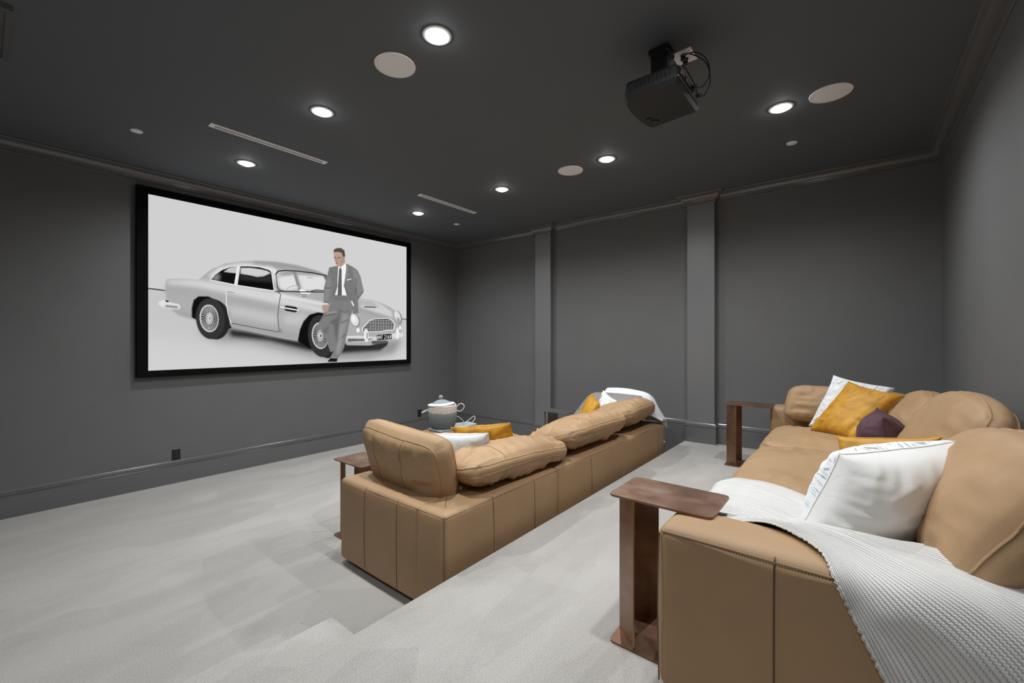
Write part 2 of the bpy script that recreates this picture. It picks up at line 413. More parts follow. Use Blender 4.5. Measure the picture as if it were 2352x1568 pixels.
for i, ((x, y), lab) in enumerate([((1.030, 0.800), 'small round white cover plate on the ceiling above the left wall'),
        ((5.137, 4.377), 'small round white cover plate on the ceiling below the right-hand downlight'),
        ((1.013, 4.380), 'small round white cover plate on the ceiling nearest the far corner')]):
    o = lathe('cover_plate', [(0.0005, -0.009), (0.03, -0.0088), (0.039, -0.006), (0.041, -0.001), (0.041, 0.0)], 'white_paint', n=40, caps=False)
    o.location = (x, y, ZC); tag(o, lab, 'cover plate', 'small round sprinkler covers')
def slot(x0, x1, y0, y1, lab):
    r = thing('slot_vent', ((x0+x1)/2, (y0+y1)/2, ZC), lab, 'air vent', 'linear slot vents in the ceiling')
    hx, hy = (x1-x0)/2, (y1-y0)/2
    bm = bmesh.new()
    box(bm, -hx, hx, -hy, -hy+.035, -.006, 0); box(bm, -hx, hx, hy-.035, hy, -.006, 0)
    box(bm, -hx, -hx+.016, -hy+.035, hy-.035, -.006, 0); box(bm, hx-.016, hx, -hy+.035, hy-.035, -.006, 0)
    from_bm('frame', bm, 'white_paint', r, smooth=False)
    boxo('slot_plate', (-hx+.016, hx-.016, -hy+.035, hy-.035, -.002, 0), 'slot_grey', r)
slot(1.583, 1.655, 1.132, 2.081, 'longer-looking white linear slot vent between two downlights over the screen')
slot(1.570, 1.643, 3.205, 4.146, 'shorter-looking white linear slot vent nearer the far corner')
# dark return-air grille, only its corner is in view
r = thing('return_air_grille', (1.93, -0.2, ZC), 'dark framed square return-air grille at the ceiling edge above the left wall', 'air vent')
bm = bmesh.new(); w2 = 0.31
for a, h in ((0.0, .03), (0.022, .022), (0.045, .016)):
    q = w2 - a; t_ = 0.024
    box(bm, -q, q, q-t_, q, -h, 0); box(bm, -q, q, -q, -q+t_, -h, 0); box(bm, -q, -q+t_, -q+t_, q-t_, -h, 0); box(bm, q-t_, q, -q+t_, q-t_, -h, 0)
from_bm('frame', bm, 'trim', r, smooth=False)
for k in range(12):
    y = -0.22 + k*0.04; boxo('louvre', (-.24, .24, y-.012, y+.012, -.010, -.004), 'trim', r)

# ------------------------------------------------------------------ projection screen
SY0, SY1, SZ0, SZ1 = 1.061, 4.221, 1.19, 2.958
scr = thing('projection_screen', (0, (SY0+SY1)/2, SZ0), 'wide black framed projection screen showing a silver car on the left wall', 'screen')
def W(o): o.location = Vector(o.location) - Vector(scr.location); return o
bm = bmesh.new(); fy0, fy1, fz0, fz1 = SY0-.088, SY1+.078, SZ0-.068, SZ1+.072
box(bm, .004, .058, fy0, SY0, fz0, fz1); box(bm, .004, .058, SY1, fy1, fz0, fz1)
box(bm, .004, .058, SY0, SY1, fz0, SZ0); box(bm, .004, .058, SY0, SY1, SZ1, fz1)
W(from_bm('frame', bm, 'black_velvet', scr, smooth=False))
PIC = [
('p',0.565,0,1.0,0,[0,601,2020,727,2020,1498,0,1288]),
('p',0.655,60,0.8,0,[0,917,441,986,1158,1173,2020,1009,2020,1498,0,1288]),
('s',0.05,0,1.0,5,[-4,600,86,606]),
('s',0.05,0,1.0,5,[1936,719,2020,724]),
('p',0.25,26,0.85,0,[260,860,459,816,1017,914,1347,950,1953,925,1855,1061,1552,1104,1158,1091,821,1013,576,947,373,936]),
('p',0.01,12,0.95,0,[441,846,623,864,961,926,1283,950,1791,939,1699,1031,1283,1047,1017,1017,720,937,459,906]),
('p',0.03,3,1.0,0,[1567,938,1791,925,1776,979,1714,1015,1625,1014]),
('p',0.42,1,1.0,0,[87,551,96,527,145,521,268,514,308,470,348,431,424,384,512,356,623,335,770,322,928,327,1075,348,1173,373,1195,463,1468,549,1669,566,1807,610,1887,660,1936,740,1944,829,1920,884,1823,919,1776,946,1581,980,1360,975,1334,938,944,940,811,915,623,874,476,836,433,777,229,785,160,765,116,727,96,681,87,618]),
('p',0.72,14,0.8,0,[91,537,260,518,494,533,770,559,801,589,1158,655,1146,703,928,669,720,638,494,603,260,566,101,563]),
('p',0.8,9,0.9,0,[324,487,390,417,512,369,720,356,780,385,750,550,770,570,821,568,1158,614,1170,643,770,592,740,401,512,384,399,444,340,490]),
('p',0.36,20,0.45,0,[93,564,260,594,441,618,770,667,780,721,441,667,260,622,96,627]),
('p',0.36,10,0.75,0,[123,716,236,747,441,777,801,850,939,881,939,937,720,899,476,841,236,785,153,760]),
('p',0.62,18,0.6,0,[441,677,790,731,780,807,459,746]),
('p',0.62,18,0.6,0,[821,729,1017,709,961,813,832,806]),
('p',0.27,6,0.55,0,[623,337,770,322,928,327,1075,348,1173,373,1173,395,1040,370,874,362,720,367,604,366]),
('p',0.005,2,1.0,0,[229,776,229,710,240,657,268,629,324,625,373,647,411,709,433,777,468,841,357,887,252,789]),
('p',0.02,2,1.0,0,[456,768,458,791,456,813,453,835,447,855,440,874,430,890,419,904,407,914,393,921,380,925,365,925,351,922,338,916,325,906,313,893,302,878,293,861,286,842,281,821,278,800,277,779,278,757,281,736,286,717,293,699,302,683,312,669,324,658,337,650,351,645,365,644,379,646,393,652,406,661,419,673,430,688,439,705,447,725,453,746]),
('p',0.035,2,1.0,0,[423,767,424,790,422,813,419,835,413,855,406,874,397,890,386,903,374,913,361,920,348,923,335,923,321,920,309,913,296,902,285,889,276,874,267,856,261,836,256,816,253,794,252,772,253,750,257,729,262,710,269,691,277,675,287,662,299,651,311,643,324,639,337,638,351,641,364,647,377,657,388,669,399,685,408,703,415,723,420,745]),
('p',0.55,0,1.0,0,[386,769,387,785,386,800,384,814,380,828,376,840,370,851,363,860,355,867,346,872,338,874,329,874,320,872,311,867,303,860,296,852,289,841,284,829,279,816,276,802,274,787,274,772,274,757,277,743,280,730,285,717,290,707,297,698,305,690,313,685,321,683,330,682,339,684,348,688,356,695,364,704,371,714,376,726,381,740,384,754]),
('p',0.02,0,1.0,0,[381,770,381,784,380,797,379,810,375,823,371,834,366,843,360,851,353,857,346,862,338,864,331,864,323,862,316,857,308,851,302,843,296,834,291,823,287,811,285,799,283,786,282,772,283,759,285,747,288,735,292,724,297,714,303,706,309,700,316,695,324,693,332,693,339,694,347,698,354,704,361,712,367,721,372,732,376,744,379,757]),
('s',0.62,0,1.0,1.5,[337,783,383,776]),
('s',0.62,0,1.0,1.3,[337,773,382,787]),
('s',0.62,0,1.0,1.5,[336,785,381,798]),
('s',0.62,0,1.0,1.3,[338,775,379,808]),
('s',0.62,0,1.0,1.5,[335,786,377,818]),
('s',0.62,0,1.0,1.3,[338,778,373,827]),
('s',0.62,0,1.0,1.5,[333,787,370,836]),
('s',0.62,0,1.0,1.3,[338,780,365,843]),
('s',0.62,0,1.0,1.5,[332,788,360,850]),
('s',0.62,0,1.0,1.3,[337,782,355,856]),
('s',0.62,0,1.0,1.5,[330,788,349,860]),
('s',0.62,0,1.0,1.3,[336,784,343,863]),
('s',0.62,0,1.0,1.5,[329,787,337,865]),
('s',0.62,0,1.0,1.3,[335,786,331,866]),
('s',0.62,0,1.0,1.5,[327,786,325,866]),
('s',0.62,0,1.0,1.3,[334,787,319,864]),
('s',0.62,0,1.0,1.5,[326,785,313,861]),
('s',0.62,0,1.0,1.3,[332,788,308,857]),
('s',0.62,0,1.0,1.5,[325,783,303,851]),
('s',0.62,0,1.0,1.3,[330,788,298,845]),
('s',0.62,0,1.0,1.5,[325,781,294,837]),
('s',0.62,0,1.0,1.3,[329,787,290,829]),
('s',0.62,0,1.0,1.5,[325,778,287,820]),
('s',0.62,0,1.0,1.3,[328,786,284,811]),
('s',0.62,0,1.0,1.5,[325,776,283,801]),
('s',0.62,0,1.0,1.3,[326,785,282,791]),
('s',0.62,0,1.0,1.5,[325,774,281,780]),
('s',0.62,0,1.0,1.3,[325,783,281,770]),
('s',0.62,0,1.0,1.5,[326,772,283,759]),
('s',0.62,0,1.0,1.3,[325,781,284,749]),
('s',0.62,0,1.0,1.5,[328,770,287,739]),
('s',0.62,0,1.0,1.3,[325,779,290,730]),
('s',0.62,0,1.0,1.5,[329,769,294,722]),
('s',0.62,0,1.0,1.3,[325,776,298,714]),
('s',0.62,0,1.0,1.5,[330,769,303,707]),
('s',0.62,0,1.0,1.3,[325,774,308,702]),
('s',0.62,0,1.0,1.5,[332,769,313,697]),
('s',0.62,0,1.0,1.3,[326,772,319,693]),
('s',0.62,0,1.0,1.5,[334,769,325,691]),
('s',0.62,0,1.0,1.3,[327,770,331,690]),
('s',0.62,0,1.0,1.5,[335,770,337,690]),
('s',0.62,0,1.0,1.3,[329,769,343,692]),
('s',0.62,0,1.0,1.5,[336,772,349,695]),
('s',0.62,0,1.0,1.3,[330,769,355,699]),
('s',0.62,0,1.0,1.5,[337,774,360,704]),
('s',0.62,0,1.0,1.3,[332,769,365,710]),
('s',0.62,0,1.0,1.5,[338,776,370,718]),
('s',0.62,0,1.0,1.3,[333,769,373,726]),
('s',0.62,0,1.0,1.5,[338,778,377,735]),
('s',0.62,0,1.0,1.3,[335,770,379,745]),
('s',0.62,0,1.0,1.5,[338,780,381,755]),
('s',0.62,0,1.0,1.3,[336,771,382,765]),
('p',0.6,0,1.0,0,[333,778,333,780,332,782,332,783,331,785,331,786,330,788,329,789,328,789,327,790,325,790,324,790,323,789,322,789,321,788,320,787,320,785,319,784,318,782,318,780,318,779,318,777,318,775,319,773,320,772,320,770,321,769,322,768,323,767,324,767,325,767,327,767,328,767,329,768,330,769,331,770,331,771,332,773,332,775,333,776]),
('p',0.005,2,1.0,0,[933,937,950,847,978,779,1029,720,1098,697,1158,702,1220,735,1283,974,1040,1006]),
('p',0.035,2,1.0,0,[1244,882,1246,911,1245,939,1241,966,1235,991,1225,1014,1214,1033,1200,1050,1184,1062,1168,1070,1150,1074,1132,1073,1114,1068,1097,1059,1080,1046,1065,1029,1051,1010,1039,987,1030,963,1023,937,1018,910,1016,883,1017,856,1020,831,1026,806,1035,784,1046,765,1059,748,1073,735,1089,726,1106,721,1124,720,1142,724,1160,732,1177,744,1193,760,1208,780,1221,802,1231,827,1239,854]),
('p',0.02,2,1.0,0,[1269,902,1271,929,1271,956,1268,982,1263,1006,1255,1028,1245,1047,1234,1062,1221,1074,1207,1081,1192,1085,1176,1084,1161,1079,1145,1070,1131,1057,1118,1041,1105,1022,1095,1000,1086,976,1080,951,1076,925,1074,899,1074,873,1077,849,1081,825,1089,804,1098,785,1108,770,1121,758,1135,749,1149,745,1165,745,1180,749,1196,757,1210,769,1224,784,1237,803,1248,825,1257,849,1264,875]),
('p',0.035,2,1.0,0,[1231,883,1233,911,1233,939,1230,965,1224,990,1215,1013,1205,1032,1192,1048,1178,1060,1162,1068,1146,1071,1129,1070,1113,1065,1096,1056,1081,1043,1067,1027,1054,1008,1043,985,1034,961,1027,936,1023,909,1021,883,1021,856,1024,831,1030,807,1037,785,1047,766,1059,750,1073,737,1087,728,1103,724,1120,723,1136,727,1153,735,1169,747,1184,763,1197,782,1209,804,1219,829,1226,856]),
('p',0.55,0,1.0,0,[1190,885,1190,903,1190,921,1187,938,1182,953,1176,967,1169,980,1160,990,1150,997,1140,1002,1129,1005,1118,1004,1106,1001,1095,995,1085,987,1076,976,1067,964,1060,950,1054,934,1050,918,1047,901,1047,883,1047,866,1050,850,1054,835,1060,821,1067,808,1075,798,1085,790,1095,785,1106,782,1117,782,1129,785,1140,790,1150,798,1160,808,1169,821,1176,835,1182,851,1187,868]),
('p',0.02,0,1.0,0,[1182,886,1183,902,1182,918,1180,933,1176,947,1171,960,1165,971,1157,980,1149,987,1140,991,1130,993,1120,993,1110,990,1101,985,1092,977,1084,968,1076,956,1070,944,1065,930,1061,915,1059,900,1058,884,1059,869,1061,854,1065,840,1070,828,1076,817,1083,808,1091,801,1100,796,1110,794,1119,794,1129,796,1139,801,1148,808,1156,817,1164,829,1171,841,1176,856,1180,871]),
('s',0.62,0,1.0,1.5,[1128,899,1185,893]),
('s',0.62,0,1.0,1.3,[1128,887,1185,905]),
('s',0.62,0,1.0,1.5,[1127,901,1183,918]),
('s',0.62,0,1.0,1.3,[1129,890,1181,929]),
('s',0.62,0,1.0,1.5,[1125,903,1177,941]),
('s',0.62,0,1.0,1.3,[1129,893,1173,952]),
('s',0.62,0,1.0,1.5,[1123,904,1168,962]),
('s',0.62,0,1.0,1.3,[1129,896,1163,970]),
('s',0.62,0,1.0,1.5,[1121,905,1157,978]),
('s',0.62,0,1.0,1.3,[1128,898,1150,984]),
('s',0.62,0,1.0,1.5,[1118,905,1143,989]),
('s',0.62,0,1.0,1.3,[1127,901,1135,993]),
('s',0.62,0,1.0,1.5,[1116,904,1128,995]),
('s',0.62,0,1.0,1.3,[1125,903,1120,996]),
('s',0.62,0,1.0,1.5,[1114,903,1112,995]),
('s',0.62,0,1.0,1.3,[1123,904,1104,993]),
('s',0.62,0,1.0,1.5,[1113,901,1097,989]),
('s',0.62,0,1.0,1.3,[1121,905,1090,984]),
('s',0.62,0,1.0,1.5,[1111,898,1084,977]),
('s',0.62,0,1.0,1.3,[1119,905,1078,970]),
('s',0.62,0,1.0,1.5,[1111,896,1072,961]),
('s',0.62,0,1.0,1.3,[1117,904,1067,951]),
('s',0.62,0,1.0,1.5,[1110,893,1064,941]),
('s',0.62,0,1.0,1.3,[1115,903,1060,930]),
('s',0.62,0,1.0,1.5,[1111,890,1058,918]),
('s',0.62,0,1.0,1.3,[1113,901,1057,906]),
('s',0.62,0,1.0,1.5,[1111,888,1056,894]),
('s',0.62,0,1.0,1.3,[1111,899,1057,881]),
('s',0.62,0,1.0,1.5,[1113,885,1058,869]),
('s',0.62,0,1.0,1.3,[1111,896,1060,858]),
('s',0.62,0,1.0,1.5,[1115,883,1064,846]),
('s',0.62,0,1.0,1.3,[1110,893,1067,836]),
('s',0.62,0,1.0,1.5,[1117,882,1072,826]),
('s',0.62,0,1.0,1.3,[1111,891,1077,817]),
('s',0.62,0,1.0,1.5,[1119,882,1084,810]),
('s',0.62,0,1.0,1.3,[1111,888,1090,803]),
('s',0.62,0,1.0,1.5,[1121,882,1097,798]),
('s',0.62,0,1.0,1.3,[1113,886,1104,794]),
('s',0.62,0,1.0,1.5,[1123,882,1112,791]),
('s',0.62,0,1.0,1.3,[1114,884,1120,790]),
('s',0.62,0,1.0,1.5,[1125,884,1128,791]),
('s',0.62,0,1.0,1.3,[1116,882,1135,793]),
('s',0.62,0,1.0,1.5,[1127,885,1143,796]),
('s',0.62,0,1.0,1.3,[1118,882,1150,801]),
('s',0.62,0,1.0,1.5,[1128,888,1157,808]),
('s',0.62,0,1.0,1.3,[1121,881,1163,815]),
('s',0.62,0,1.0,1.5,[1129,890,1168,824]),
('s',0.62,0,1.0,1.3,[1123,882,1173,834]),
('s',0.62,0,1.0,1.5,[1129,893,1177,844]),
('s',0.62,0,1.0,1.3,[1125,883,1181,856]),
('s',0.62,0,1.0,1.5,[1129,896,1183,868]),
('s',0.62,0,1.0,1.3,[1127,885,1185,880]),
('p',0.6,0,1.0,0,[1119,891,1118,893,1118,895,1117,897,1117,899,1115,901,1114,902,1113,903,1111,904,1110,905,1108,905,1106,905,1105,904,1103,903,1102,902,1100,901,1099,899,1098,897,1098,895,1097,893,1097,891,1097,889,1098,887,1098,885,1099,883,1100,881,1102,880,1103,878,1105,878,1106,877,1108,877,1110,877,1111,878,1113,878,1114,879,1115,881,1117,883,1117,884,1118,886,1118,889]),
('p',0.006,0,1.0,0,[334,510,357,475,400,435,447,406,505,391,499,417,485,526,387,519]),
('p',0.55,2,1.0,0,[417,443,452,411,505,393,499,443,465,444]),
('p',0.5,8,0.5,0,[340,501,370,468,391,461,387,506,361,507]),
('p',0.004,0,1.0,0,[512,390,575,382,646,380,710,387,735,398,753,545,505,529]),
('p',0.62,2,1.0,0,[526,401,584,393,656,394,705,401,730,415,680,445,636,455,584,448,524,445]),
('p',0.03,8,0.9,0,[524,450,632,461,690,446,730,420,735,484,632,485,519,487]),
('s',0.85,0,1.0,9,[510,388,499,463,490,528]),
('s',0.7,0,1.0,4,[520,394,501,529]),
('s',0.75,0,1.0,5,[336,507,361,469,404,429,456,400,510,388,584,378,656,376,720,389,736,403,756,548]),
('s',0.8,0,1.0,5,[336,512,395,518,487,530,505,532,756,550]),
('p',0.14,0,1.0,0,[763,416,782,393,834,380,943,373,1057,372,1172,379,1196,412,1196,520,1117,527,834,547,792,547,776,529]),
('p',0.55,2,1.0,0,[771,415,792,396,845,385,943,380,1057,381,1147,388,1178,438,1153,515,834,541,797,533,782,507]),
('p',0.74,6,1.0,0,[782,452,834,424,915,409,943,508,855,533,802,521]),
('p',0.74,6,1.0,0,[937,401,1057,392,1141,394,1165,445,1147,513,977,516]),
('p',0.22,7,0.6,0,[787,408,861,383,1057,381,1141,391,1057,398,915,403,823,425]),
('s',0.28,0,1.0,16,[907,382,948,519]),
('s',0.5,0,1.0,5,[845,534,871,504,921,490,943,508]),
('p',0.6,0,1.0,0,[1008,407,1057,404,1057,424,1008,426]),
('s',0.02,0,1.0,5,[766,421,782,393,834,380,943,373,1057,372,1172,382]),
('s',0.75,0,1.0,4,[432,587,434,657,443,732,461,807]),
('s',0.12,0,1.0,4,[469,808,632,839,787,867]),
('s',0.12,0,1.0,4,[756,550,795,563,802,577,789,660,782,743,788,830,792,866]),
('p',0.75,0,1.0,0,[430,572,447,573,490,582,485,587,443,583]),
('s',0.2,0,1.0,3,[439,582,483,586]),
('p',0.02,0,1.0,0,[829,680,834,660,850,656,921,663,934,679,926,702,910,708,839,698]),
('s',0.85,0,1.0,6,[800,671,866,680,937,689]),
('p',0.9,0,1.0,0,[946,534,954,516,977,516,1011,536,1017,553,994,561,965,560]),
('p',0.3,2,1.0,0,[974,562,994,561,1005,580,971,583]),
('s',0.2,0,1.0,4,[965,557,1011,554]),
('p',0.85,3,1.0,0,[1011,542,1057,512,1046,533,1017,559]),
('s',0.1,0,1.0,6,[1040,525,1087,512,1196,511]),
('s',0.03,0,1.0,5,[776,549,943,540,1196,521]),
('p',0.25,0,1.0,0,[797,841,810,843,813,874,802,871]),
('p',0.75,1,1.0,0,[52,689,69,670,94,674,123,684,160,691,168,709,160,725,116,725,80,718,55,702]),
('p',0.06,4,0.8,0,[87,700,156,705,153,719,87,714]),
('p',0.02,0,1.0,0,[87,668,105,672,105,682,91,680]),
('p',0.68,8,0.8,0,[1468,549,1669,573,1823,650,1839,710,1669,677,1496,635]),
('p',0.34,10,0.5,0,[1482,636,1684,677,1823,717,1669,717,1468,675]),
('p',0.01,1,1.0,0,[1524,631,1538,620,1639,616,1666,628,1581,630]),
('p',0.42,8,0.7,0,[1468,555,1610,570,1714,622,1538,614,1468,612]),
('p',0.25,0,1.0,0,[1482,735,1485,744,1488,754,1488,764,1488,773,1487,782,1484,790,1480,798,1475,804,1469,808,1463,811,1455,813,1448,813,1440,812,1432,809,1425,805,1417,799,1411,792,1405,785,1399,776,1395,767,1392,757,1390,748,1389,738,1389,729,1391,720,1393,712,1397,705,1402,699,1408,694,1414,691,1421,689,1429,689,1436,690,1444,693,1452,697,1459,702,1466,709,1472,717,1478,725]),
('p',0.72,0,1.0,0,[1469,735,1472,744,1474,752,1475,761,1475,769,1473,777,1471,784,1468,790,1464,795,1460,799,1454,802,1448,803,1442,803,1436,802,1429,799,1423,795,1416,790,1411,784,1406,778,1401,770,1397,762,1394,753,1392,745,1392,736,1392,728,1393,721,1395,714,1398,708,1402,703,1406,699,1411,696,1417,694,1423,694,1430,695,1436,698,1443,702,1449,707,1455,713,1460,719,1465,727]),
('p',0.9,3,1.0,0,[1440,733,1442,738,1443,743,1444,748,1444,752,1444,756,1443,760,1442,763,1441,766,1439,768,1437,769,1434,770,1431,769,1428,768,1425,767,1422,764,1419,761,1416,758,1414,754,1411,749,1409,745,1408,740,1406,735,1406,731,1405,726,1405,722,1406,718,1407,715,1408,712,1410,710,1413,709,1415,709,1418,709,1421,710,1424,711,1427,714,1430,717,1433,720,1435,724,1438,729]),
('p',0.25,0,1.0,0,[1942,694,1946,705,1948,715,1949,725,1949,735,1947,744,1944,752,1941,759,1936,765,1930,769,1924,772,1917,773,1910,772,1902,770,1895,766,1887,761,1880,755,1874,747,1868,739,1862,729,1858,720,1855,709,1853,699,1852,689,1852,680,1854,671,1856,663,1860,656,1864,650,1870,646,1876,643,1883,642,1890,642,1898,644,1905,648,1913,653,1920,659,1927,666,1933,675,1938,684]),
('p',0.72,0,1.0,0,[1926,692,1929,701,1931,710,1932,719,1932,727,1932,735,1930,742,1927,748,1924,753,1920,756,1915,759,1909,759,1903,759,1897,757,1891,753,1885,749,1879,743,1874,736,1869,729,1865,720,1861,712,1858,703,1856,694,1855,685,1855,677,1856,669,1857,662,1860,656,1863,652,1868,648,1872,646,1878,645,1883,645,1889,647,1895,650,1902,655,1907,661,1913,667,1918,675,1922,683]),
('p',0.35,3,1.0,0,[1922,729,1923,733,1924,737,1924,741,1924,745,1923,749,1922,752,1920,755,1918,757,1916,759,1913,760,1910,761,1907,760,1903,760,1900,758,1897,756,1894,754,1891,751,1888,747,1886,744,1885,740,1883,736,1882,732,1882,727,1882,724,1883,720,1884,717,1886,714,1888,712,1891,710,1894,709,1897,708,1900,708,1903,709,1906,710,1910,712,1913,715,1915,718,1918,721,1920,725]),
('p',0.75,0,1.0,0,[1507,818,1538,792,1581,746,1639,727,1776,719,1823,726,1863,770,1855,831,1699,853,1510,856]),
('p',0.02,0,1.0,0,[1518,822,1545,798,1587,752,1642,735,1776,727,1817,735,1850,773,1843,824,1699,844,1518,850]),
('s',0.7,0,1.0,2.4,[1584,751,1823,740]),
('s',0.7,0,1.0,2.4,[1564,766,1823,755]),
('s',0.7,0,1.0,2.4,[1550,780,1842,769]),
('s',0.7,0,1.0,2.4,[1538,794,1842,784]),
('s',0.7,0,1.0,2.4,[1524,809,1842,799]),
('s',0.7,0,1.0,2.4,[1518,823,1842,813]),
('s',0.7,0,1.0,2.4,[1518,837,1842,828]),
('s',0.5,0,1.0,2,[1596,735,1593,848]),
('s',0.5,0,1.0,2,[1623,734,1620,848]),
('s',0.5,0,1.0,2,[1651,733,1648,847]),
('s',0.5,0,1.0,2,[1680,732,1677,847]),
('s',0.5,0,1.0,2,[1708,731,1705,847]),
('s',0.5,0,1.0,2,[1737,730,1734,846]),
('s',0.5,0,1.0,2,[1766,729,1763,846]),
('s',0.5,0,1.0,2,[1796,727,1793,845]),
('s',0.5,0,1.0,2,[1826,726,1823,845]),
('p',0.7,0,1.0,0,[1350,895,1468,890,1552,894,1639,900,1903,857,1966,863,1953,898,1855,915,1639,932,1538,945,1414,948,1350,932]),
('p',0.05,4,0.9,0,[1360,916,1538,917,1639,916,1552,938,1374,944]),
('p',0.85,1,1.0,0,[1527,862,1538,826,1561,830,1575,874,1570,938,1547,951,1533,926]),
('p',0.3,3,1.0,0,[1552,849,1570,874,1564,926,1552,913]),
('p',0.85,1,1.0,0,[1874,844,1887,803,1906,816,1916,871,1900,925,1879,912]),
('p',0.85,0,1.0,0,[1486,840,1486,843,1485,847,1484,850,1483,853,1481,855,1479,857,1476,859,1474,860,1471,861,1468,862,1466,861,1463,861,1460,859,1458,858,1456,856,1454,853,1452,850,1451,847,1451,844,1450,841,1451,837,1451,834,1452,831,1454,828,1456,825,1458,823,1460,821,1463,820,1466,819,1468,819,1471,819,1474,820,1476,821,1479,823,1481,825,1483,827,1484,830,1485,833,1486,837]),
('p',0.85,0,1.0,0,[1939,809,1939,812,1939,815,1938,818,1936,821,1935,823,1933,825,1931,827,1929,828,1927,829,1924,829,1922,829,1920,829,1918,827,1916,826,1914,824,1913,821,1911,818,1910,816,1910,812,1910,809,1910,806,1910,803,1911,800,1913,797,1914,795,1916,792,1918,791,1920,789,1922,789,1924,788,1927,789,1929,789,1931,790,1933,792,1935,794,1936,797,1938,799,1939,802,1939,805]),
('p',0.1,2,1.0,0,[1603,938,1776,932,1760,959,1639,971,1610,964]),
('p',0.65,0,1.0,0,[1651,877,1829,864,1836,923,1657,939]),
('p',0.01,0,1.0,0,[1656,881,1824,868,1831,919,1662,935]),
('s',0.85,0,1.0,2.2,[1666,890,1666,923]),
('s',0.85,0,1.0,2.2,[1666,890,1677,893,1677,904,1666,907]),
('s',0.85,0,1.0,2.2,[1666,907,1678,909,1678,920,1666,923]),
('s',0.85,0,1.0,2.2,[1688,921,1688,889,1696,908,1703,888,1703,921]),
('s',0.85,0,1.0,2.2,[1710,887,1725,887]),
('s',0.85,0,1.0,2.2,[1718,887,1718,920]),
('s',0.85,0,1.0,2.2,[1743,889,1749,884,1757,891,1755,901,1743,917,1758,917]),
('s',0.85,0,1.0,2.2,[1768,888,1771,883,1771,916]),
('s',0.85,0,1.0,2.2,[1798,883,1787,891,1784,905,1790,915,1798,908,1796,898,1785,901]),
('s',0.85,0,1.0,2.2,[1806,913,1814,879,1822,913]),
('s',0.85,0,1.0,2.2,[1810,901,1819,901]),
('p',0.19,1,1.0,0,[1198,308,1278,284,1356,255,1411,273,1462,299,1490,350,1521,464,1524,494,1490,540,1466,571,1474,687,1418,696,1411,604,1364,536,1304,541,1237,546,1187,633,1148,618,1152,485,1169,422]),
('p',0.27,8,0.7,0,[1411,280,1458,303,1490,365,1518,487,1466,528,1442,472,1426,372]),
('p',0.14,2,1.0,0,[1438,443,1458,470,1450,507,1438,530]),
('p',0.28,8,0.6,0,[1173,442,1201,356,1216,479,1187,605,1152,608,1153,498]),
('p',0.9,0,1.0,0,[1278,287,1304,291,1343,250,1353,270,1349,381,1334,453,1356,537,1245,539,1267,446,1274,389]),
('p',0.16,2,1.0,0,[1259,447,1270,390,1274,459,1252,531,1208,604,1194,625,1223,547]),
('s',0.12,0,1.0,3,[1353,274,1383,305,1330,454,1403,576]),
('p',0.24,1,1.0,0,[1356,263,1383,305,1368,329,1376,342,1332,446,1343,367,1355,295]),
('p',0.09,0,1.0,0,[1289,303,1304,298,1310,315,1311,575,1292,596,1270,578,1285,332]),
('p',0.13,4,0.7,0,[1289,318,1305,315,1300,576,1281,578]),
('p',0.9,0,1.0,0,[1358,396,1403,382,1401,389,1361,402]),
('p',0.21,1,1.0,0,[1223,547,1304,541,1364,536,1411,590,1420,647,1395,720,1364,864,1334,992,1289,1075,1270,1089,1208,1073,1237,1025,1208,1031,1173,935,1131,853,1103,793,1138,731,1152,696,1201,632]),
('p',0.12,6,0.8,0,[1292,654,1304,696,1289,767,1274,900,1259,963,1237,796,1187,784,1274,725]),
('p',0.32,12,0.7,0,[1319,681,1380,721,1334,864,1281,1061,1259,1060,1289,900]),
('p',0.1,10,0.5,0,[1138,840,1201,797,1187,866,1159,880]),
('p',0.15,6,0.6,0,[1226,554,1364,543,1380,578,1237,588]),
('s',0.1,3,1.0,5,[1159,488,1187,488,1216,479]),
('s',0.12,3,1.0,5,[1446,377,1454,413,1440,450]),
('s',0.34,4,1.0,6,[1173,702,1216,693,1259,684]),
('s',0.12,4,1.0,6,[1152,730,1201,714,1259,705]),
('s',0.12,3,1.0,5,[1289,668,1334,687,1372,671]),
('s',0.13,4,1.0,6,[1304,780,1341,765,1372,749]),
('s',0.12,4,1.0,6,[1289,921,1319,900,1345,878]),
('s',0.33,6,1.0,9,[1304,794,1296,935,1274,1033]),
('p',0.55,0,1.0,0,[1152,618,1187,622,1186,629,1152,627]),
('p',0.85,0,1.0,0,[1148,616,1187,618,1188,627,1148,627]),
('p',0.9,0,1.0,0,[1398,585,1407,579,1430,617,1422,629]),
('p',(0.45,0.3,0.25),2,1.0,0,[1138,632,1183,629,1193,653,1187,681,1169,695,1152,689,1134,670]),
('p',0.01,1,1.0,0,[1183,1110,1208,1083,1274,1089,1267,1118,1187,1117]),
('p',(0.47,0.31,0.25),1,1.0,0,[1259,276,1274,288,1304,291,1343,250,1337,226,1259,252]),
('p',(0.5,0.33,0.27),1,1.0,0,[1236,179,1245,156,1289,139,1334,149,1343,190,1337,233,1315,268,1289,286,1267,282,1252,260,1243,226]),
('p',(0.36,0.22,0.17),8,0.6,0,[1304,196,1337,198,1334,237,1311,269,1289,282,1304,245]),
('p',(0.09,0.07,0.06),1,1.0,0,[1234,168,1241,146,1274,129,1307,126,1337,141,1344,193,1322,200,1311,167,1274,162,1245,172]),
('s',(0.2,0.12,0.09),2,1.0,7,[1243,218,1259,218]),
('s',(0.2,0.12,0.09),2,1.0,7,[1275,216,1295,210]),
('s',(0.33,0.2,0.15),2,1.0,5,[1263,220,1258,241,1264,247]),
('s',(0.28,0.14,0.12),1,1.0,6,[1258,263,1277,262]),
]

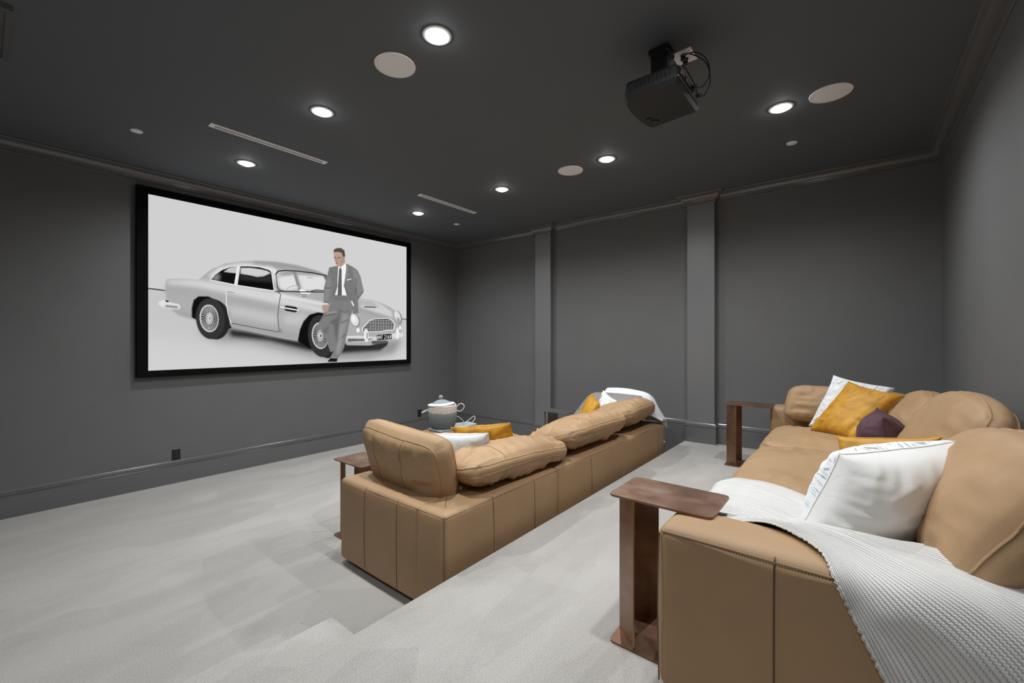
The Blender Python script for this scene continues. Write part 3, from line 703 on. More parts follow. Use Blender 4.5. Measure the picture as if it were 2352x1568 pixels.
def paint():
    Wd, Hd = 2000, 1125
    sc = 0.5; w_, h_ = int(Wd*sc), int(Hd*sc)
    rng = np.random.default_rng(3)
    yy, xx = np.mgrid[0:h_, 0:w_].astype(np.float32)
    img = np.ones((h_, w_, 3), np.float32) * 0.635
    img += (0.02*(xx/w_-0.4))[..., None]
    def blur(m, r):
        r = int(max(1, round(r)))
        for ax in (0, 1):
            for _ in range(2):
                pad = [(0, 0), (0, 0)]; pad[ax] = (r+1, r); c = np.cumsum(np.pad(m, pad, mode='edge'), axis=ax)
                if ax == 0: m = (c[2*r+1:, :] - c[:-2*r-1, :])/(2*r+1)
                else: m = (c[:, 2*r+1:] - c[:, :-2*r-1])/(2*r+1)
        return m
    def fill(pts):
        P = np.array(pts, np.float32).reshape(-1, 2)*sc
        x0, y0 = np.floor(P.min(0)).astype(int)-2; x1, y1 = np.ceil(P.max(0)).astype(int)+3
        x0, y0 = max(0, x0), max(0, y0); x1, y1 = min(w_, x1), min(h_, y1)
        m = np.zeros((h_, w_), np.float32)
        if x1 <= x0 or y1 <= y0: return m
        for oy in (.25, .75):
            gy = np.arange(y0, y1)+oy
            gx = np.arange(x0, x1)
            for ox in (.25, .75):
                X = gx[None, :]+ox; Y = gy[:, None]; ins = np.zeros((len(gy), len(gx)), bool)
                for i in range(len(P)):
                    ax_, ay = P[i]; bx, by = P[(i+1) % len(P)]
                    if ay == by: continue
                    cnd = ((ay > Y) != (by > Y)); xi = (bx-ax_)*(Y-ay)/(by-ay)+ax_
                    ins ^= cnd & (X < xi)
                m[y0:y1, x0:x1] += ins*0.25
        return m
    for k, val, bl, al, wd, pts in PIC:
        if k == 'p': m = fill(pts)
        else:
            P = np.array(pts, np.float32).reshape(-1, 2); m = np.zeros((h_, w_), np.float32)
            for i in range(len(P)-1):
                d = P[i+1]-P[i]; L = np.hypot(*d)
                if L < 1e-3: continue
                n = np.array([-d[1], d[0]])/L*wd*.5*1.6; e = d/L*wd*.3
                m = np.maximum(m, fill(np.concatenate([P[i]+n-e, P[i+1]+n+e, P[i+1]-n+e, P[i]-n-e])))
        if bl: m = blur(m, bl*sc*1.2)
        m = (m*al)[..., None]; img = img*(1-m)+np.array(val if isinstance(val, tuple) else (val,)*3, np.float32)*m
    g = rng.normal(0, .012, (h_, w_, 1)).astype(np.float32); img = img*(1+g)
    return np.clip(img, 0, 1), w_, h_
img, w_, h_ = paint()
ys = np.linspace(SY0, SY1, w_+1); zs = np.linspace(SZ1, SZ0, h_+1)
V = np.zeros((h_+1, w_+1, 3), np.float32); V[..., 0] = 0.045; V[..., 1] = ys[None, :]; V[..., 2] = zs[:, None]
idx = np.arange((h_+1)*(w_+1)).reshape(h_+1, w_+1)
F = np.stack([idx[1:, :-1], idx[1:, 1:], idx[:-1, 1:], idx[:-1, :-1]], -1).reshape(-1, 4)
me = bpy.data.meshes.new('picture'); me.vertices.add(V.size//3); me.vertices.foreach_set('co', V.ravel())
me.loops.add(F.size); me.loops.foreach_set('vertex_index', F.ravel().astype(np.int32))
me.polygons.add(len(F)); me.polygons.foreach_set('loop_start', np.arange(len(F), dtype=np.int32)*4)
try: me.polygons.foreach_set('loop_total', np.full(len(F), 4, np.int32))
except Exception: pass
me.update(calc_edges=True)
ca = me.color_attributes.new('Col', 'FLOAT_COLOR', 'CORNER')
cols = np.ones((len(F), 4, 4), np.float32); cols[..., :3] = img.reshape(-1, 1, 3); ca.data.foreach_set('color', cols.ravel())
me.materials.append(M['picture']); pic = bpy.data.objects.new('picture', me); C.objects.link(pic); pic.parent = scr; W(pic)
pic['label'] = 'flat picture of a silver coupe and a person in a grey suit'

# ------------------------------------------------------------------ wall outlets
def outlet(loc, rz, lab, m='black_plastic', h=0.115):
    r = thing('wall_outlet', loc, lab, 'outlet', None, rz)      # local +x points into the room
    boxo('cover_plate', (0, .006, -.036, .036, -h/2, h/2), m, r, bev=.002, seg=2)
    for z in (-.026, .026):
        boxo('socket', (.005, .009, -.017, .017, z-.016, z+.016), 'graphite', r, bev=.002, seg=2)
outlet((0, 1.300, 0.292), 0, 'dark wall outlet just above the baseboard below the screen')
outlet((0, 4.512, 0.300), 0, 'black wall outlet left of the woven basket')
outlet((2.30, YB, 0.305), -PI/2, 'dark wall outlet on the far wall behind the grey side table')

# ------------------------------------------------------------------ soft furniture
def cushion(name, corners, t, g, m, parent=None, nx=44, ny=30, rnd=0.07, conc=0.0, pw=0.45, wr=0.012, seed=0, sag=0.0, gb=0.25, uv=True, edge_wr=1.0, mats=None):
    """corners BL BR TR TL of the middle plane; t puffiness of each pair of sheets, g gusset height"""
    BL, BR, TR, TL = [Vector(c) for c in corners]
    ox = random.Random(seed).uniform(-50, 50)
    ng = 4 if g > 0.02 else 1
    idx = {}; verts = []; faces = []; uvs = []
    Wd = ((BR-BL).length+(TR-TL).length)/2; Hd = ((TL-BL).length+(TR-BR).length)/2
    def P(a, b):
        u, v = (a+1)/2, (b+1)/2
        return BL*(1-u)*(1-v)+BR*u*(1-v)+TR*u*v+TL*(1-u)*v
    def pos(i, j, k):
        a = -1+2*i/nx; b = -1+2*j/ny; c = -1+2*k/ng
        # denser rows near the edge
        a_ = math.sin(a*PI/2)*0.35+a*0.65; b_ = math.sin(b*PI/2)*0.35+b*0.65
        rr = 1-rnd*(abs(a_)**5)*(abs(b_)**5)*2.0
        A = a_*rr*(1-conc*(1-b_*b_)); B = b_*rr*(1-conc*(1-a_*a_))
        p = P(A, B); e = 0.02
        n = (P(A+e, B)-P(A-e, B)).cross(P(A, B+e)-P(A, B-e)); n.normalize()
        du = (P(A+e, B)-P(A-e, B)).normalized(); dv = (P(A, B+e)-P(A, B-e)).normalized()
        puff = (max(0, 1-a_*a_)*max(0, 1-b_*b_))**pw
        if abs(c) > .999:
            s = 1 if c > 0 else -1
            h = g/2+t/2*puff
            ea = max(0, (abs(a_)-.45)/.55); eb = max(0, (abs(b_)-.45)/.55)
            ed = edge_wr*wr
            h += ed*1.5*eb*(1-eb)*4*noise.noise(Vector((a_*Wd*16+ox, b_*Hd*2.2, s*3.1)))*(0.4+.6*puff)
            h += ed*1.5*ea*(1-ea)*4*noise.noise(Vector((a_*Wd*2.2, b_*Hd*16+ox, s*5.3)))*(0.4+.6*puff)
            h += wr*1.3*noise.noise(Vector((a_*Wd*3.0+ox, b_*Hd*3.0, s*9.7)))*puff
            rid = 1-abs(noise.noise(Vector((a_*Wd*4.5+ox, b_*Hd*5.0-ox, s*2.0)))*2)
            h += wr*0.5*max(0, rid)**3*puff
            p = p+n*(s*h)
        else:
            o = g*gb*(1-c*c)
            if abs(a) > .999: p = p+du*(o*(1 if a > 0 else -1))
            if abs(b) > .999: p = p+dv*(o*(1 if b > 0 else -1))
            p = p+n*(c*g/2)
        # scalloped seam
        eo = max(abs(a), abs(b))
        if eo > .97:
            sw = wr*0.45*noise.noise(Vector((p.x*14+ox, p.y*14, p.z*14)))
            p = p+n*sw
        p.z -= sag*(1-a_*a_)*max(0, b_)
        return p, (A*.5+.5, B*.5+.5)
    def V_(i, j, k):
        key = (i, j, k)
        if key not in idx:
            p, q = pos(i, j, k); idx[key] = len(verts); verts.append(p); uvs.append(q)
        return idx[key]
    fm = []
    for i in range(nx):
        for j in range(ny):
            faces.append((V_(i,j,ng), V_(i+1,j,ng), V_(i+1,j+1,ng), V_(i,j+1,ng))); fm.append(0)
            faces.append((V_(i,j+1,0), V_(i+1,j+1,0), V_(i+1,j,0), V_(i,j,0))); fm.append(2)
    for k in range(ng):
        for i in range(nx):
            faces.append((V_(i,0,k), V_(i+1,0,k), V_(i+1,0,k+1), V_(i,0,k+1))); fm.append(1)
            faces.append((V_(i+1,ny,k), V_(i,ny,k), V_(i,ny,k+1), V_(i+1,ny,k+1))); fm.append(1)
        for j in range(ny):
            faces.append((V_(0,j+1,k), V_(0,j,k), V_(0,j,k+1), V_(0,j+1,k+1))); fm.append(1)
            faces.append((V_(nx,j,k), V_(nx,j+1,k), V_(nx,j+1,k+1), V_(nx,j,k+1))); fm.append(1)
    cen = (BL+BR)/2; off = Vector(parent.location) if parent else cen
    vv = [p-off for p in verts]
    o = mesh(name, vv, faces, m, parent, uvs=uvs, angle=75)
    if not parent: o.location = cen
    if mats:
        for mm in mats: o.data.materials.append(M[mm])
        o.data.polygons.foreach_set('material_index', fm); o.data.update()
    # seam loops
    def loop(k, lift=0.001):
        pts = []
        for i in range(nx): pts.append(vv[V_(i,0,k)])
        for j in range(ny): pts.append(vv[V_(nx,j,k)])
        for i in range(nx, 0, -1): pts.append(vv[V_(i,ny,k)])
        for j in range(ny, 0, -1): pts.append(vv[V_(0,j,k)])
        return pts
    def line(i=None, j=None, k=None, lift=0.0005):
        k = ng if k is None else k
        L = [(i, jj, k) for jj in range(ny+1)] if i is not None else [(ii, j, k) for ii in range(nx+1)]
        return [vv[V_(*q)] for q in L]
    o_loops = (loop(ng), loop(0)) if ng > 1 else (loop(0),)
    return o, o_loops, line
def leather_cushion(name, parent, corners, t, g, seed, seams=(0.5,), back=True, m='leather', **kw):
    o, loops, line = cushion(name, corners, t, g, m, parent, seed=seed, **kw)
    pp = tubes('piping', loops, 0.0045, m, o, n=6, closed=True); pp.location = (0, 0, 0)
    nx = kw.get('nx', 44)
    ps = []
    for s in seams:
        ps.append(line(i=int(nx*s), k=0)); ps.append(line(i=int(nx*s)))
    if ps: tubes('seam', ps, 0.0016, 'seam', o, n=5)
    return o

def puff_box(name, b, m, parent, r=0.03, bulge=0.006, n=(14, 14, 10), seed=0):
    if parent.name.startswith('ottoman'): b = (b[0]-.012, b[1]-.015) + tuple(b[2:])
    x0, x1, y0, y1, z0, z1 = b; h = Vector(((x1-x0)/2, (y1-y0)/2, (z1-z0)/2)); c = Vector(((x0+x1)/2, (y0+y1)/2, (z0+z1)/2))
    r = min(r, h.x*.95, h.y*.95, h.z*.95)
    def ax(hh, k):
        inner = [(-1+2*i/k)*(hh-r) for i in range(k+1)]
        return [-hh, -hh+r*.35, -hh+r*.7] + inner + [hh-r*.7, hh-r*.35, hh]
    AX = [ax(h[i], n[i]) for i in range(3)]; idx = {}; verts = []; faces = []
    inn = h-Vector((r, r, r))
    def V_(i, j, k):
        if (i, j, k) in idx: return idx[(i, j, k)]
        p = Vector((AX[0][i], AX[1][j], AX[2][k]))
        q = Vector([max(-inn[a], min(inn[a], p[a])) for a in range(3)]); d = p-q
        if d.length > 1e-9: dn = d.normalized(); p = q+dn*r
        else: dn = Vector()
        fx, fy, fz = (1-(p.x/h.x)**2), (1-(p.y/h.y)**2), (1-(p.z/h.z)**2)
        fx, fy, fz = max(0, fx), max(0, fy), max(0, fz)
        bl = Vector((dn.x*math.sqrt(fy*fz), dn.y*math.sqrt(fx*fz), dn.z*math.sqrt(fx*fy)))*bulge
        w3 = (p+c)*4+Vector((seed, 0, 0)); p = p+bl+dn*(bulge*.18*noise.noise(w3))
        idx[(i, j, k)] = len(verts); verts.append(p+c-Vector(parent.location)); return idx[(i, j, k)]
    nx, ny, nz = [len(a)-1 for a in AX]
    for i in range(nx):
        for j in range(ny):
            faces.append((V_(i,j,nz), V_(i+1,j,nz), V_(i+1,j+1,nz), V_(i,j+1,nz))); faces.append((V_(i,j+1,0), V_(i+1,j+1,0), V_(i+1,j,0), V_(i,j,0)))
    for i in range(nx):
        for k in range(nz):
            faces.append((V_(i,0,k), V_(i+1,0,k), V_(i+1,0,k+1), V_(i,0,k+1))); faces.append((V_(i+1,ny,k), V_(i,ny,k), V_(i,ny,k+1), V_(i+1,ny,k+1)))
    for j in range(ny):
        for k in range(nz):
            faces.append((V_(0,j+1,k), V_(0,j,k), V_(0,j,k+1), V_(0,j+1,k+1))); faces.append((V_(nx,j,k), V_(nx,j+1,k), V_(nx,j+1,k+1), V_(nx,j,k+1)))
    return mesh(name, verts, faces, m, parent, angle=80)
def rel(parent, pts): return [Vector(p)-Vector(parent.location) for p in pts]

# ---- front sofa (on the lower floor): back along x=3.88, arm at near end y=1.53, arm at far end y=4.82
FS = thing('sectional_sofa', (3.35, 3.18, 0.0), 'long tan leather modular sofa on the lower floor, seen from behind', 'sofa')
X0, X1 = 2.85, 3.885; HT = 0.568; BT = 0.235
YS = (1.53, 2.635, 3.735, 4.825)
for i in range(3):
    a, b = YS[i]+.002, YS[i+1]-.002
    puff_box('base', (X0, X1-.06, a+.004, b-.004, .03, .27), 'leather', FS, seed=i)
    puff_box('back_frame', (X1-BT, X1, a, b, .03, HT), 'leather', FS, r=.028, bulge=.010, seed=i*3)
puff_box('arm', (X0, X1-BT+.02, YS[0], YS[0]+BT, .03, HT), 'leather', FS, r=.028, bulge=.010, seed=9)
puff_box('arm', (X0, X1-BT+.02, YS[3]-BT, YS[3], .03, HT), 'leather', FS, r=.028, bulge=.010, seed=11)
def bul(c, lo, hi): q = (2*(c-lo)/(hi-lo)-1); return math.sqrt(max(0, 1-q*q))
def seam_front(x, y, bx, z0, z1, bg=.010):   # vertical seam on a face that looks towards -y
    out = [(x, y+.010, z1-.002), (x, y+.001, z1-.014)]
    for k in range(9):
        z = z1-.03-(z1-.03-z0-.03)*k/8; out.append((x, y-bg*bul(x, *bx)*bul(z, z0, z1)-.0008, z))
    return out
def seam_side(x, y, by, z0, z1, bg=.010):    # vertical seam on a face that looks towards +x
    out = [(x-.010, y, z1-.002), (x-.001, y, z1-.014)]
    for k in range(9):
        z = z1-.03-(z1-.03-z0-.03)*k/8; out.append((x+bg*bul(y, *by)*bul(z, z0, z1)+.0008, y, z))
    return out
e = .0035
zt = HT-.014; ss = []
ss.append([(X0+.012, YS[0]+.010-e, zt), (3.3, YS[0]+.004-e, zt), (X1-.012, YS[0]+.010-e, zt)])
for i in range(3): ss.append([(X1-.008+e, YS[i]+.012, zt), (X1-.004+e, (YS[i]+YS[i+1])/2, zt), (X1-.008+e, YS[i+1]-.012, zt)])
ss.append([(X1-BT+.01, YS[0]+BT-.01, HT+.004), (X1-.12, YS[0]+.12, HT+.008), (X1-.012, YS[0]+.012, HT-.008), (X1-.004, YS[0]+.004, HT-.03), (X1-.002, YS[0]+.002, .3), (X1-.004, YS[0]+.004, .05)])
for x in (3.156, 3.485): ss.append(seam_front(x, YS[0], (X0, X1-BT+.02), .03, HT))
for y, k in ((1.915, 0), (2.33, 0), (3.12, 1), (4.62, 2)): ss.append(seam_side(X1, y, (YS[k]+.002, YS[k+1]-.002), .03, HT))
ss.append([(3.37, YS[0]+BT-.01, HT+.001), (3.37, YS[0]+.12, HT+.0095), (3.39, YS[0]+.015, HT-.005)])
tubes('seam', [rel(FS, s) for s in ss], 0.0022, 'seam', FS, n=5)
for i in range(3):
    y0 = YS[i]+(BT if i == 0 else 0)+.01; y1 = YS[i+1]-(BT if i == 2 else 0)-.01
    leather_cushion('seat_cushion', FS, [(X0-.01, y0, .355), (X0-.01, y1, .355), (X1-BT-.02, y1, .36), (X1-BT-.02, y0, .36)][::-1], .09, .15, 20+i, seams=(), wr=.008, nx=30, ny=26)
leather_cushion('back_cushion', FS, [(2.94, 1.845, .46), (3.64, 1.83, .43), (3.735, 1.665, .915), (2.915, 1.70, .945)], .15, .12, 31, seams=(.3, .62), wr=.013, rnd=.06, sag=.02)
leather_cushion('back_cushion', FS, [(3.34, 1.92, .61), (3.34, 2.80, .60), (3.89, 2.86, .665), (3.88, 1.76, .735)], .23, .05, 32, seams=(.3, .72), wr=.017, edge_wr=1.8, rnd=.07, sag=-.02, pw=.55)
leather_cushion('back_cushion', FS, [(3.34, 2.88, .60), (3.34, 3.80, .62), (3.89, 3.92, .755), (3.89, 2.82, .765)], .22, .05, 33, seams=(.35,), wr=.017, edge_wr=1.8, rnd=.07, sag=-.01, pw=.55)
leather_cushion('back_cushion', FS, [(3.36, 3.86, .62), (3.38, 4.58, .62), (3.87, 4.66, .80), (3.89, 3.93, .79)], .22, .05, 34, seams=(.4,), wr=.017, edge_wr=1.8, rnd=.07, sag=-.01, pw=.55)
oc = leather_cushion('back_cushion', FS, [(2.88, 4.46, .50), (3.66, 4.46, .50), (3.78, 4.66, .86), (3.08, 4.66, .86)], .16, .08, 35, seams=(), wr=.014, m='taupe')
oc['label'] = 'taupe grey back cushion'
# ottoman in front of the middle module
OT = thing('ottoman', (2.28, 3.19, 0.0), 'square tan leather ottoman in front of the sofa, carrying the woven basket', 'ottoman')
puff_box('base', (1.72, 2.835, 2.645, 3.74, .03, .27), 'leather', OT, seed=5)
leather_cushion('seat_cushion', OT, [(1.705, 3.72, .365), (1.705, 2.66, .365), (2.805, 2.66, .365), (2.805, 3.72, .365)], .07, .17, 41, seams=(), wr=.006, nx=30, ny=30, rnd=.04, pw=.25)

# ---- rear sofa (on the platform)
RS = thing('sectional_sofa', (5.55, 3.1, ZP), 'tan leather modular sofa on the raised platform against the right wall', 'sofa')
RY = (1.44, 2.55, 3.72, 4.86); RX = (5.045, 5.015, 4.955); RH = ZP+.57
for i in range(3):
    a, b = RY[i]+.002, RY[i+1]-.002
    xr = min(RX[i]+1.085, XR-.02)
    puff_box('base', (RX[i], xr-.05, a+.004, b-.004, ZP+.03, ZP+.27), 'leather', RS, seed=50+i)
    puff_box('back_frame', (xr-BT, xr, a, b, ZP+.03, RH), 'leather', RS, r=.03, bulge=.010, seed=60+i)
puff_box('arm', (RX[0], 5.92, RY[0], RY[0]+.235, ZP+.03, RH), 'leather', RS, r=.034, bulge=.014, n=(22, 8, 12), seed=70)
puff_box('arm', (RX[2]-.01, 5.82, RY[3]-.235, RY[3], ZP+.03, RH+.005), 'leather', RS, r=.034, bulge=.012, seed=71)
z_ = RH-.012; y_ = RY[0]
ss = [[(RX[0]+.012, y_+.004, z_-.004), (5.2, y_-.003, z_), (5.4, y_-.0065, z_+.001), (5.7, y_-.004, z_), (5.9, y_+.002, z_-.002)],
      [(RX[0]+.006, y_+.006, z_-.01), (RX[0]+.003, y_+.003, z_-.06), (RX[0]+.001, y_+.001, ZP+.3), (RX[0]+.004, y_+.004, ZP+.05)],
      seam_front(5.386, y_, (RX[0], 5.92), ZP+.03, RH, .014)]
tubes('seam', [rel(RS, smooth_path(s, 6)) for s in ss], 0.0024, 'seam', RS, n=5)
# row of stitches above the arm seam
v, f = [], []
for k in range(112):
    x = RX[0]+.02+k*.0078; yy_ = y_+.004-.004*math.sin(min(1, (x-RX[0])/.86)*PI); p0 = Vector((x, yy_, RH-.0025)); p1 = p0+Vector((.0048, 0, 0))
    tube_geo(v, f, rel(RS, [p0, p1]), .0011, 4)
mesh('stitching', v, f, 'stitch', RS)['kind'] = 'stuff'
seat = [((1.685, 2.51), 5.03), ((2.50, 3.70), 5.01), ((3.70, 4.60), 5.0)]
for i, ((a, b), xf) in enumerate(seat):
    leather_cushion('seat_cushion', RS, [(xf-.005, b, .635), (xf-.005, a, .635), (5.82, a, .64), (5.82, b, .64)], .135, .13, 80+i, seams=(), wr=.013, nx=40, ny=34, rnd=.05, pw=.40)
leather_cushion('back_cushion', RS, [(5.79, 2.50, .73), (5.79, 1.60, .80), (5.985, 1.46, 1.20), (5.965, 2.40, 1.10)], .22, .09, 91, seams=(), wr=.010, rnd=.06, pw=.55, sag=-.06)
leather_cushion('back_cushion', RS, [(5.79, 3.62, .73), (5.79, 2.58, .73), (6.02, 2.36, 1.21), (6.00, 3.58, 1.13)], .20, .08, 92, seams=(), wr=.009, rnd=.05, pw=.5, sag=-.06)
leather_cushion('back_cushion', RS, [(5.77, 4.50, .73), (5.77, 3.68, .73), (5.99, 3.66, 1.10), (5.99, 4.48, 1.02)], .19, .10, 93, seams=(), wr=.010, rnd=.06, pw=.5, sag=-.06)
leather_cushion('arm_cushion', RS, [(5.06, 4.53, .80), (5.86, 4.53, .80), (5.92, 4.63, 1.06), (5.11, 4.63, 1.085)], .15, .07, 94, seams=(), wr=.015, rnd=.06, sag=0)

# ------------------------------------------------------------------ C-shaped side tables
def side_table(metal, edge, lab):
    r = thing('side_table', (0, 0, 0), lab, 'side table', 'C-shaped metal side tables')
    w2, d2, h = .385, .275, .588
    prism('table_top', rrect(0, w2, 0, d2, .022), h-.008, h, metal, r, bev=.001)
    prism('foot_plate', rrect(0, w2, 0, d2, .022), 0, .008, metal, r, bev=.001)
    def plate(p, q):
        p, q = Vector(p), Vector(q); d = (q-p).normalized(); n = Vector((-d.y, d.x))*.0025
        pts = [tuple(p-n), tuple(q-n), tuple(q+n), tuple(p+n)]
        prism('upright', pts, .008, h-.008, metal, r)
        e_ = q+d*.0006
        prism('bright_edge', [tuple(e_-n*1.2-d*.002), tuple(e_-n*1.2), tuple(e_+n*1.2), tuple(e_+n*1.2-d*.002)], .008, h-.008, edge, r)
    plate((.004, .100), (.103, .006)); plate((.004, .178), (.103, .270))
    return r
t1 = side_table('bronze', 'bronze_edge', 'bronze C-shaped side table at the near arm of the raised sofa'); t1.location = (4.800, 1.572, ZP)
t2 = copy_tree(t1); t2.location = (4.578, 4.475, ZP); t2['label'] = 'bronze C-shaped side table at the far end of the raised sofa'
t3 = copy_tree(t1); t3.location = (2.435, 1.705, 0.0); t3['label'] = 'bronze C-shaped side table mostly hidden behind the near arm of the lower sofa'
t4 = side_table('gunmetal', 'silver', 'grey metal C-shaped side table in front of the far wall outlet'); t4.location = (2.385, 4.535, 0.0)

# ------------------------------------------------------------------ throw pillows
def pillow(name, corners, t, m, lab, grp=None, **kw):
    kw = dict(dict(conc=.05, rnd=-.012, pw=.42, wr=.012, nx=36, ny=36), **kw)
    mats = kw.pop('mats', None)
    o, loops, line = cushion(name, corners, t, .006, m, None, mats=mats, **kw)
    tag(o, lab, 'pillow', grp)
    pm = kw.get('pm', m)
    tubes('piping', loops, .0032, m, o, n=6, closed=True)
    return o
pillow('throw_pillow', [(5.425, 1.80, .855), (5.715, 2.02, .80), (5.83, 2.00, 1.165), (5.53, 1.80, 1.115)][::1], .27, 'white_cotton', 'large white cotton pillow with eyelet front, leaning at the near end of the raised sofa', 'throw pillows', seed=101, nx=56, ny=56, wr=.010, conc=.02, pw=.36, mats=('white_cotton', 'white_eyelet'))
pillow('throw_pillow', [(5.50, 2.74, .78), (5.74, 2.66, .79), (5.85, 2.56, 1.085), (5.50, 2.68, 1.015)], .14, 'mustard', 'mustard velvet pillow lying behind the large white pillow', 'throw pillows', seed=102)
pillow('throw_pillow', [(5.73, 3.45, .68), (5.70, 3.88, .69), (5.68, 3.86, 1.03), (5.70, 3.47, 1.02)], .27, 'plum', 'dark plum velvet pillow seen edge-on between the mustard pillows', 'throw pillows', seed=103, conc=.03, pw=.62)
pillow('throw_pillow', [(5.285, 4.22, .775), (5.56, 3.98, .775), (5.83, 4.15, 1.095), (5.52, 4.32, 1.165)], .15, 'mustard', 'upright mustard velvet pillow at the far end of the raised sofa', 'throw pillows', seed=104)
pillow('throw_pillow', [(5.265, 4.33, .79), (5.62, 4.10, .79), (5.79, 4.36, 1.13), (5.425, 4.42, 1.20)], .13, 'white_eyelet', 'white eyelet pillow behind the upright mustard pillow on the raised sofa', 'throw pillows', seed=105)
pillow('throw_pillow', [(3.19, 2.22, .47), (3.58, 2.32, .47), (3.64, 2.14, .87), (3.16, 2.06, .815)], .17, 'pale_cotton', 'plain white pillow behind the near corner cushion of the lower sofa', 'throw pillows', seed=106)
pillow('throw_pillow', [(3.04, 2.62, .48), (3.56, 2.66, .48), (3.57, 2.46, .88), (3.01, 2.40, .785)], .15, 'mustard', 'wide mustard pillow behind the plain white pillow on the lower sofa', 'throw pillows', seed=107, wr=.02)
pillow('throw_pillow', [(3.03, 4.30, .50), (3.36, 4.08, .50), (3.40, 4.20, .82), (3.23, 4.36, .885)], .13, 'mustard', 'slim mustard pillow at the far end of the lower sofa', 'throw pillows', seed=108)
pillow('throw_pillow', [(3.22, 4.38, .52), (3.50, 4.16, .52), (3.56, 4.28, .845), (3.33, 4.44, .92)], .12, 'white_eyelet', 'crumpled white eyelet pillow beside the slim mustard pillow', 'throw pillows', seed=109, wr=.02)

# ------------------------------------------------------------------ throws
def cloth(name, rows, m, lab, cat='blanket', sub=(12, 12), fold=0.008, nf=7, ribs=True, th=.006, seed=0, scallop=0.0):
    G = [[Vector(p) for p in r] for r in rows]
    A = [smooth_path(r, sub[1]) for r in G]; R = len(A); Cn = len(A[0])
    cols = [smooth_path([A[i][j] for i in range(R)], sub[0]) for j in range(Cn)]
    n = len(cols[0]); verts, uvs = [], []
    for i in range(n):
        for j in range(Cn):
            p = cols[j][i]
            du = cols[min(j+1, Cn-1)][i]-cols[max(j-1, 0)][i]; dv = cols[j][min(i+1, n-1)]-cols[j][max(i-1, 0)]
            nn = du.cross(dv); nn = nn.normalized() if nn.length > 1e-9 else Vector((0, 0, 1))
            if nn.z < 0 and abs(nn.z) > .3: nn = -nn
            u = j/(Cn-1); v = i/(n-1)
            q = noise.noise(Vector((u*nf+v*1.3+seed, v*2.2, seed)))
            h = fold*(abs(q)*2.2-.2)+fold*.35*noise.noise(Vector((u*nf*3, v*6, seed+4)))
            if scallop and j == Cn-1: p = p+du.normalized()*scallop*abs(math.sin(i*1.35))
            verts.append(p+nn*(max(h, -.001)+.004)); uvs.append((u, v))
    faces = [(i*Cn+j, i*Cn+j+1, (i+1)*Cn+j+1, (i+1)*Cn+j) for i in range(n-1) for j in range(Cn-1)]
    c = sum(verts, Vector())/len(verts); c.z = min(p.z for p in verts)
    o = mesh(name, [p-c for p in verts], faces, m, None, uvs=uvs, angle=180); o.location = c
    md = o.modifiers.new('thickness', 'SOLIDIFY'); md.thickness = th; md.offset = 0
    return tag(o, lab, cat)
cloth('throw_blanket', [
  [(5.010, 2.36, .62), (5.005, 2.24, .64), (5.005, 2.10, .65), (5.005, 1.96, .66), (5.010, 1.82, .68), (5.02, 1.70, .72)],
  [(5.055, 2.42, .77), (5.050, 2.26, .785), (5.050, 2.10, .79), (5.050, 1.96, .79), (5.05, 1.82, .79), (5.06, 1.70, .80)],
  [(5.17, 2.43, .785), (5.17, 2.27, .80), (5.17, 2.10, .805), (5.17, 1.95, .805), (5.17, 1.80, .81), (5.17, 1.685, .83)],
  [(5.30, 2.36, .795), (5.29, 2.20, .81), (5.28, 2.04, .815), (5.28, 1.90, .815), (5.27, 1.77, .83), (5.26, 1.665, .865)],
  [(5.42, 2.27, .795), (5.40, 2.10, .81), (5.38, 1.95, .82), (5.37, 1.82, .83), (5.36, 1.70, .875), (5.345, 1.635, .893)],
  [(5.55, 2.13, .80), (5.52, 1.97, .81), (5.49, 1.83, .83), (5.47, 1.72, .88), (5.45, 1.64, .898), (5.425, 1.585, .896)],
  [(5.68, 2.03, .80), (5.64, 1.87, .82), (5.60, 1.75, .86), (5.57, 1.66, .898), (5.54, 1.58, .900), (5.495, 1.500, .893)],
  [(5.78, 1.98, .80), (5.74, 1.83, .83), (5.70, 1.71, .885), (5.66, 1.61, .900), (5.61, 1.50, .895), (5.527, 1.418, .868)],
  [(5.87, 1.93, .81), (5.83, 1.80, .84), (5.79, 1.68, .893), (5.76, 1.56, .900), (5.69, 1.43, .882), (5.567, 1.402, .79)],
  [(5.95, 1.90, .82), (5.92, 1.77, .86), (5.88, 1.64, .897), (5.86, 1.50, .897), (5.78, 1.408, .83), (5.612, 1.398, .70)],
  [(6.02, 1.87, .83), (6.00, 1.74, .87), (5.96, 1.60, .90), (5.94, 1.45, .888), (5.86, 1.395, .74), (5.655, 1.395, .61)],
  [(6.08, 1.84, .84), (6.06, 1.70, .88), (6.04, 1.55, .90), (6.02, 1.42, .84), (5.93, 1.39, .63), (5.70, 1.392, .50)],
  [(6.12, 1.80, .85), (6.11, 1.66, .89), (6.10, 1.50, .89), (6.08, 1.40, .74), (6.00, 1.385, .50), (5.76, 1.39, .40)],
 ], 'knit', 'white ribbed knit throw draped over the near arm of the raised sofa', fold=.017, nf=8, sub=(12, 14), scallop=.008, seed=2)
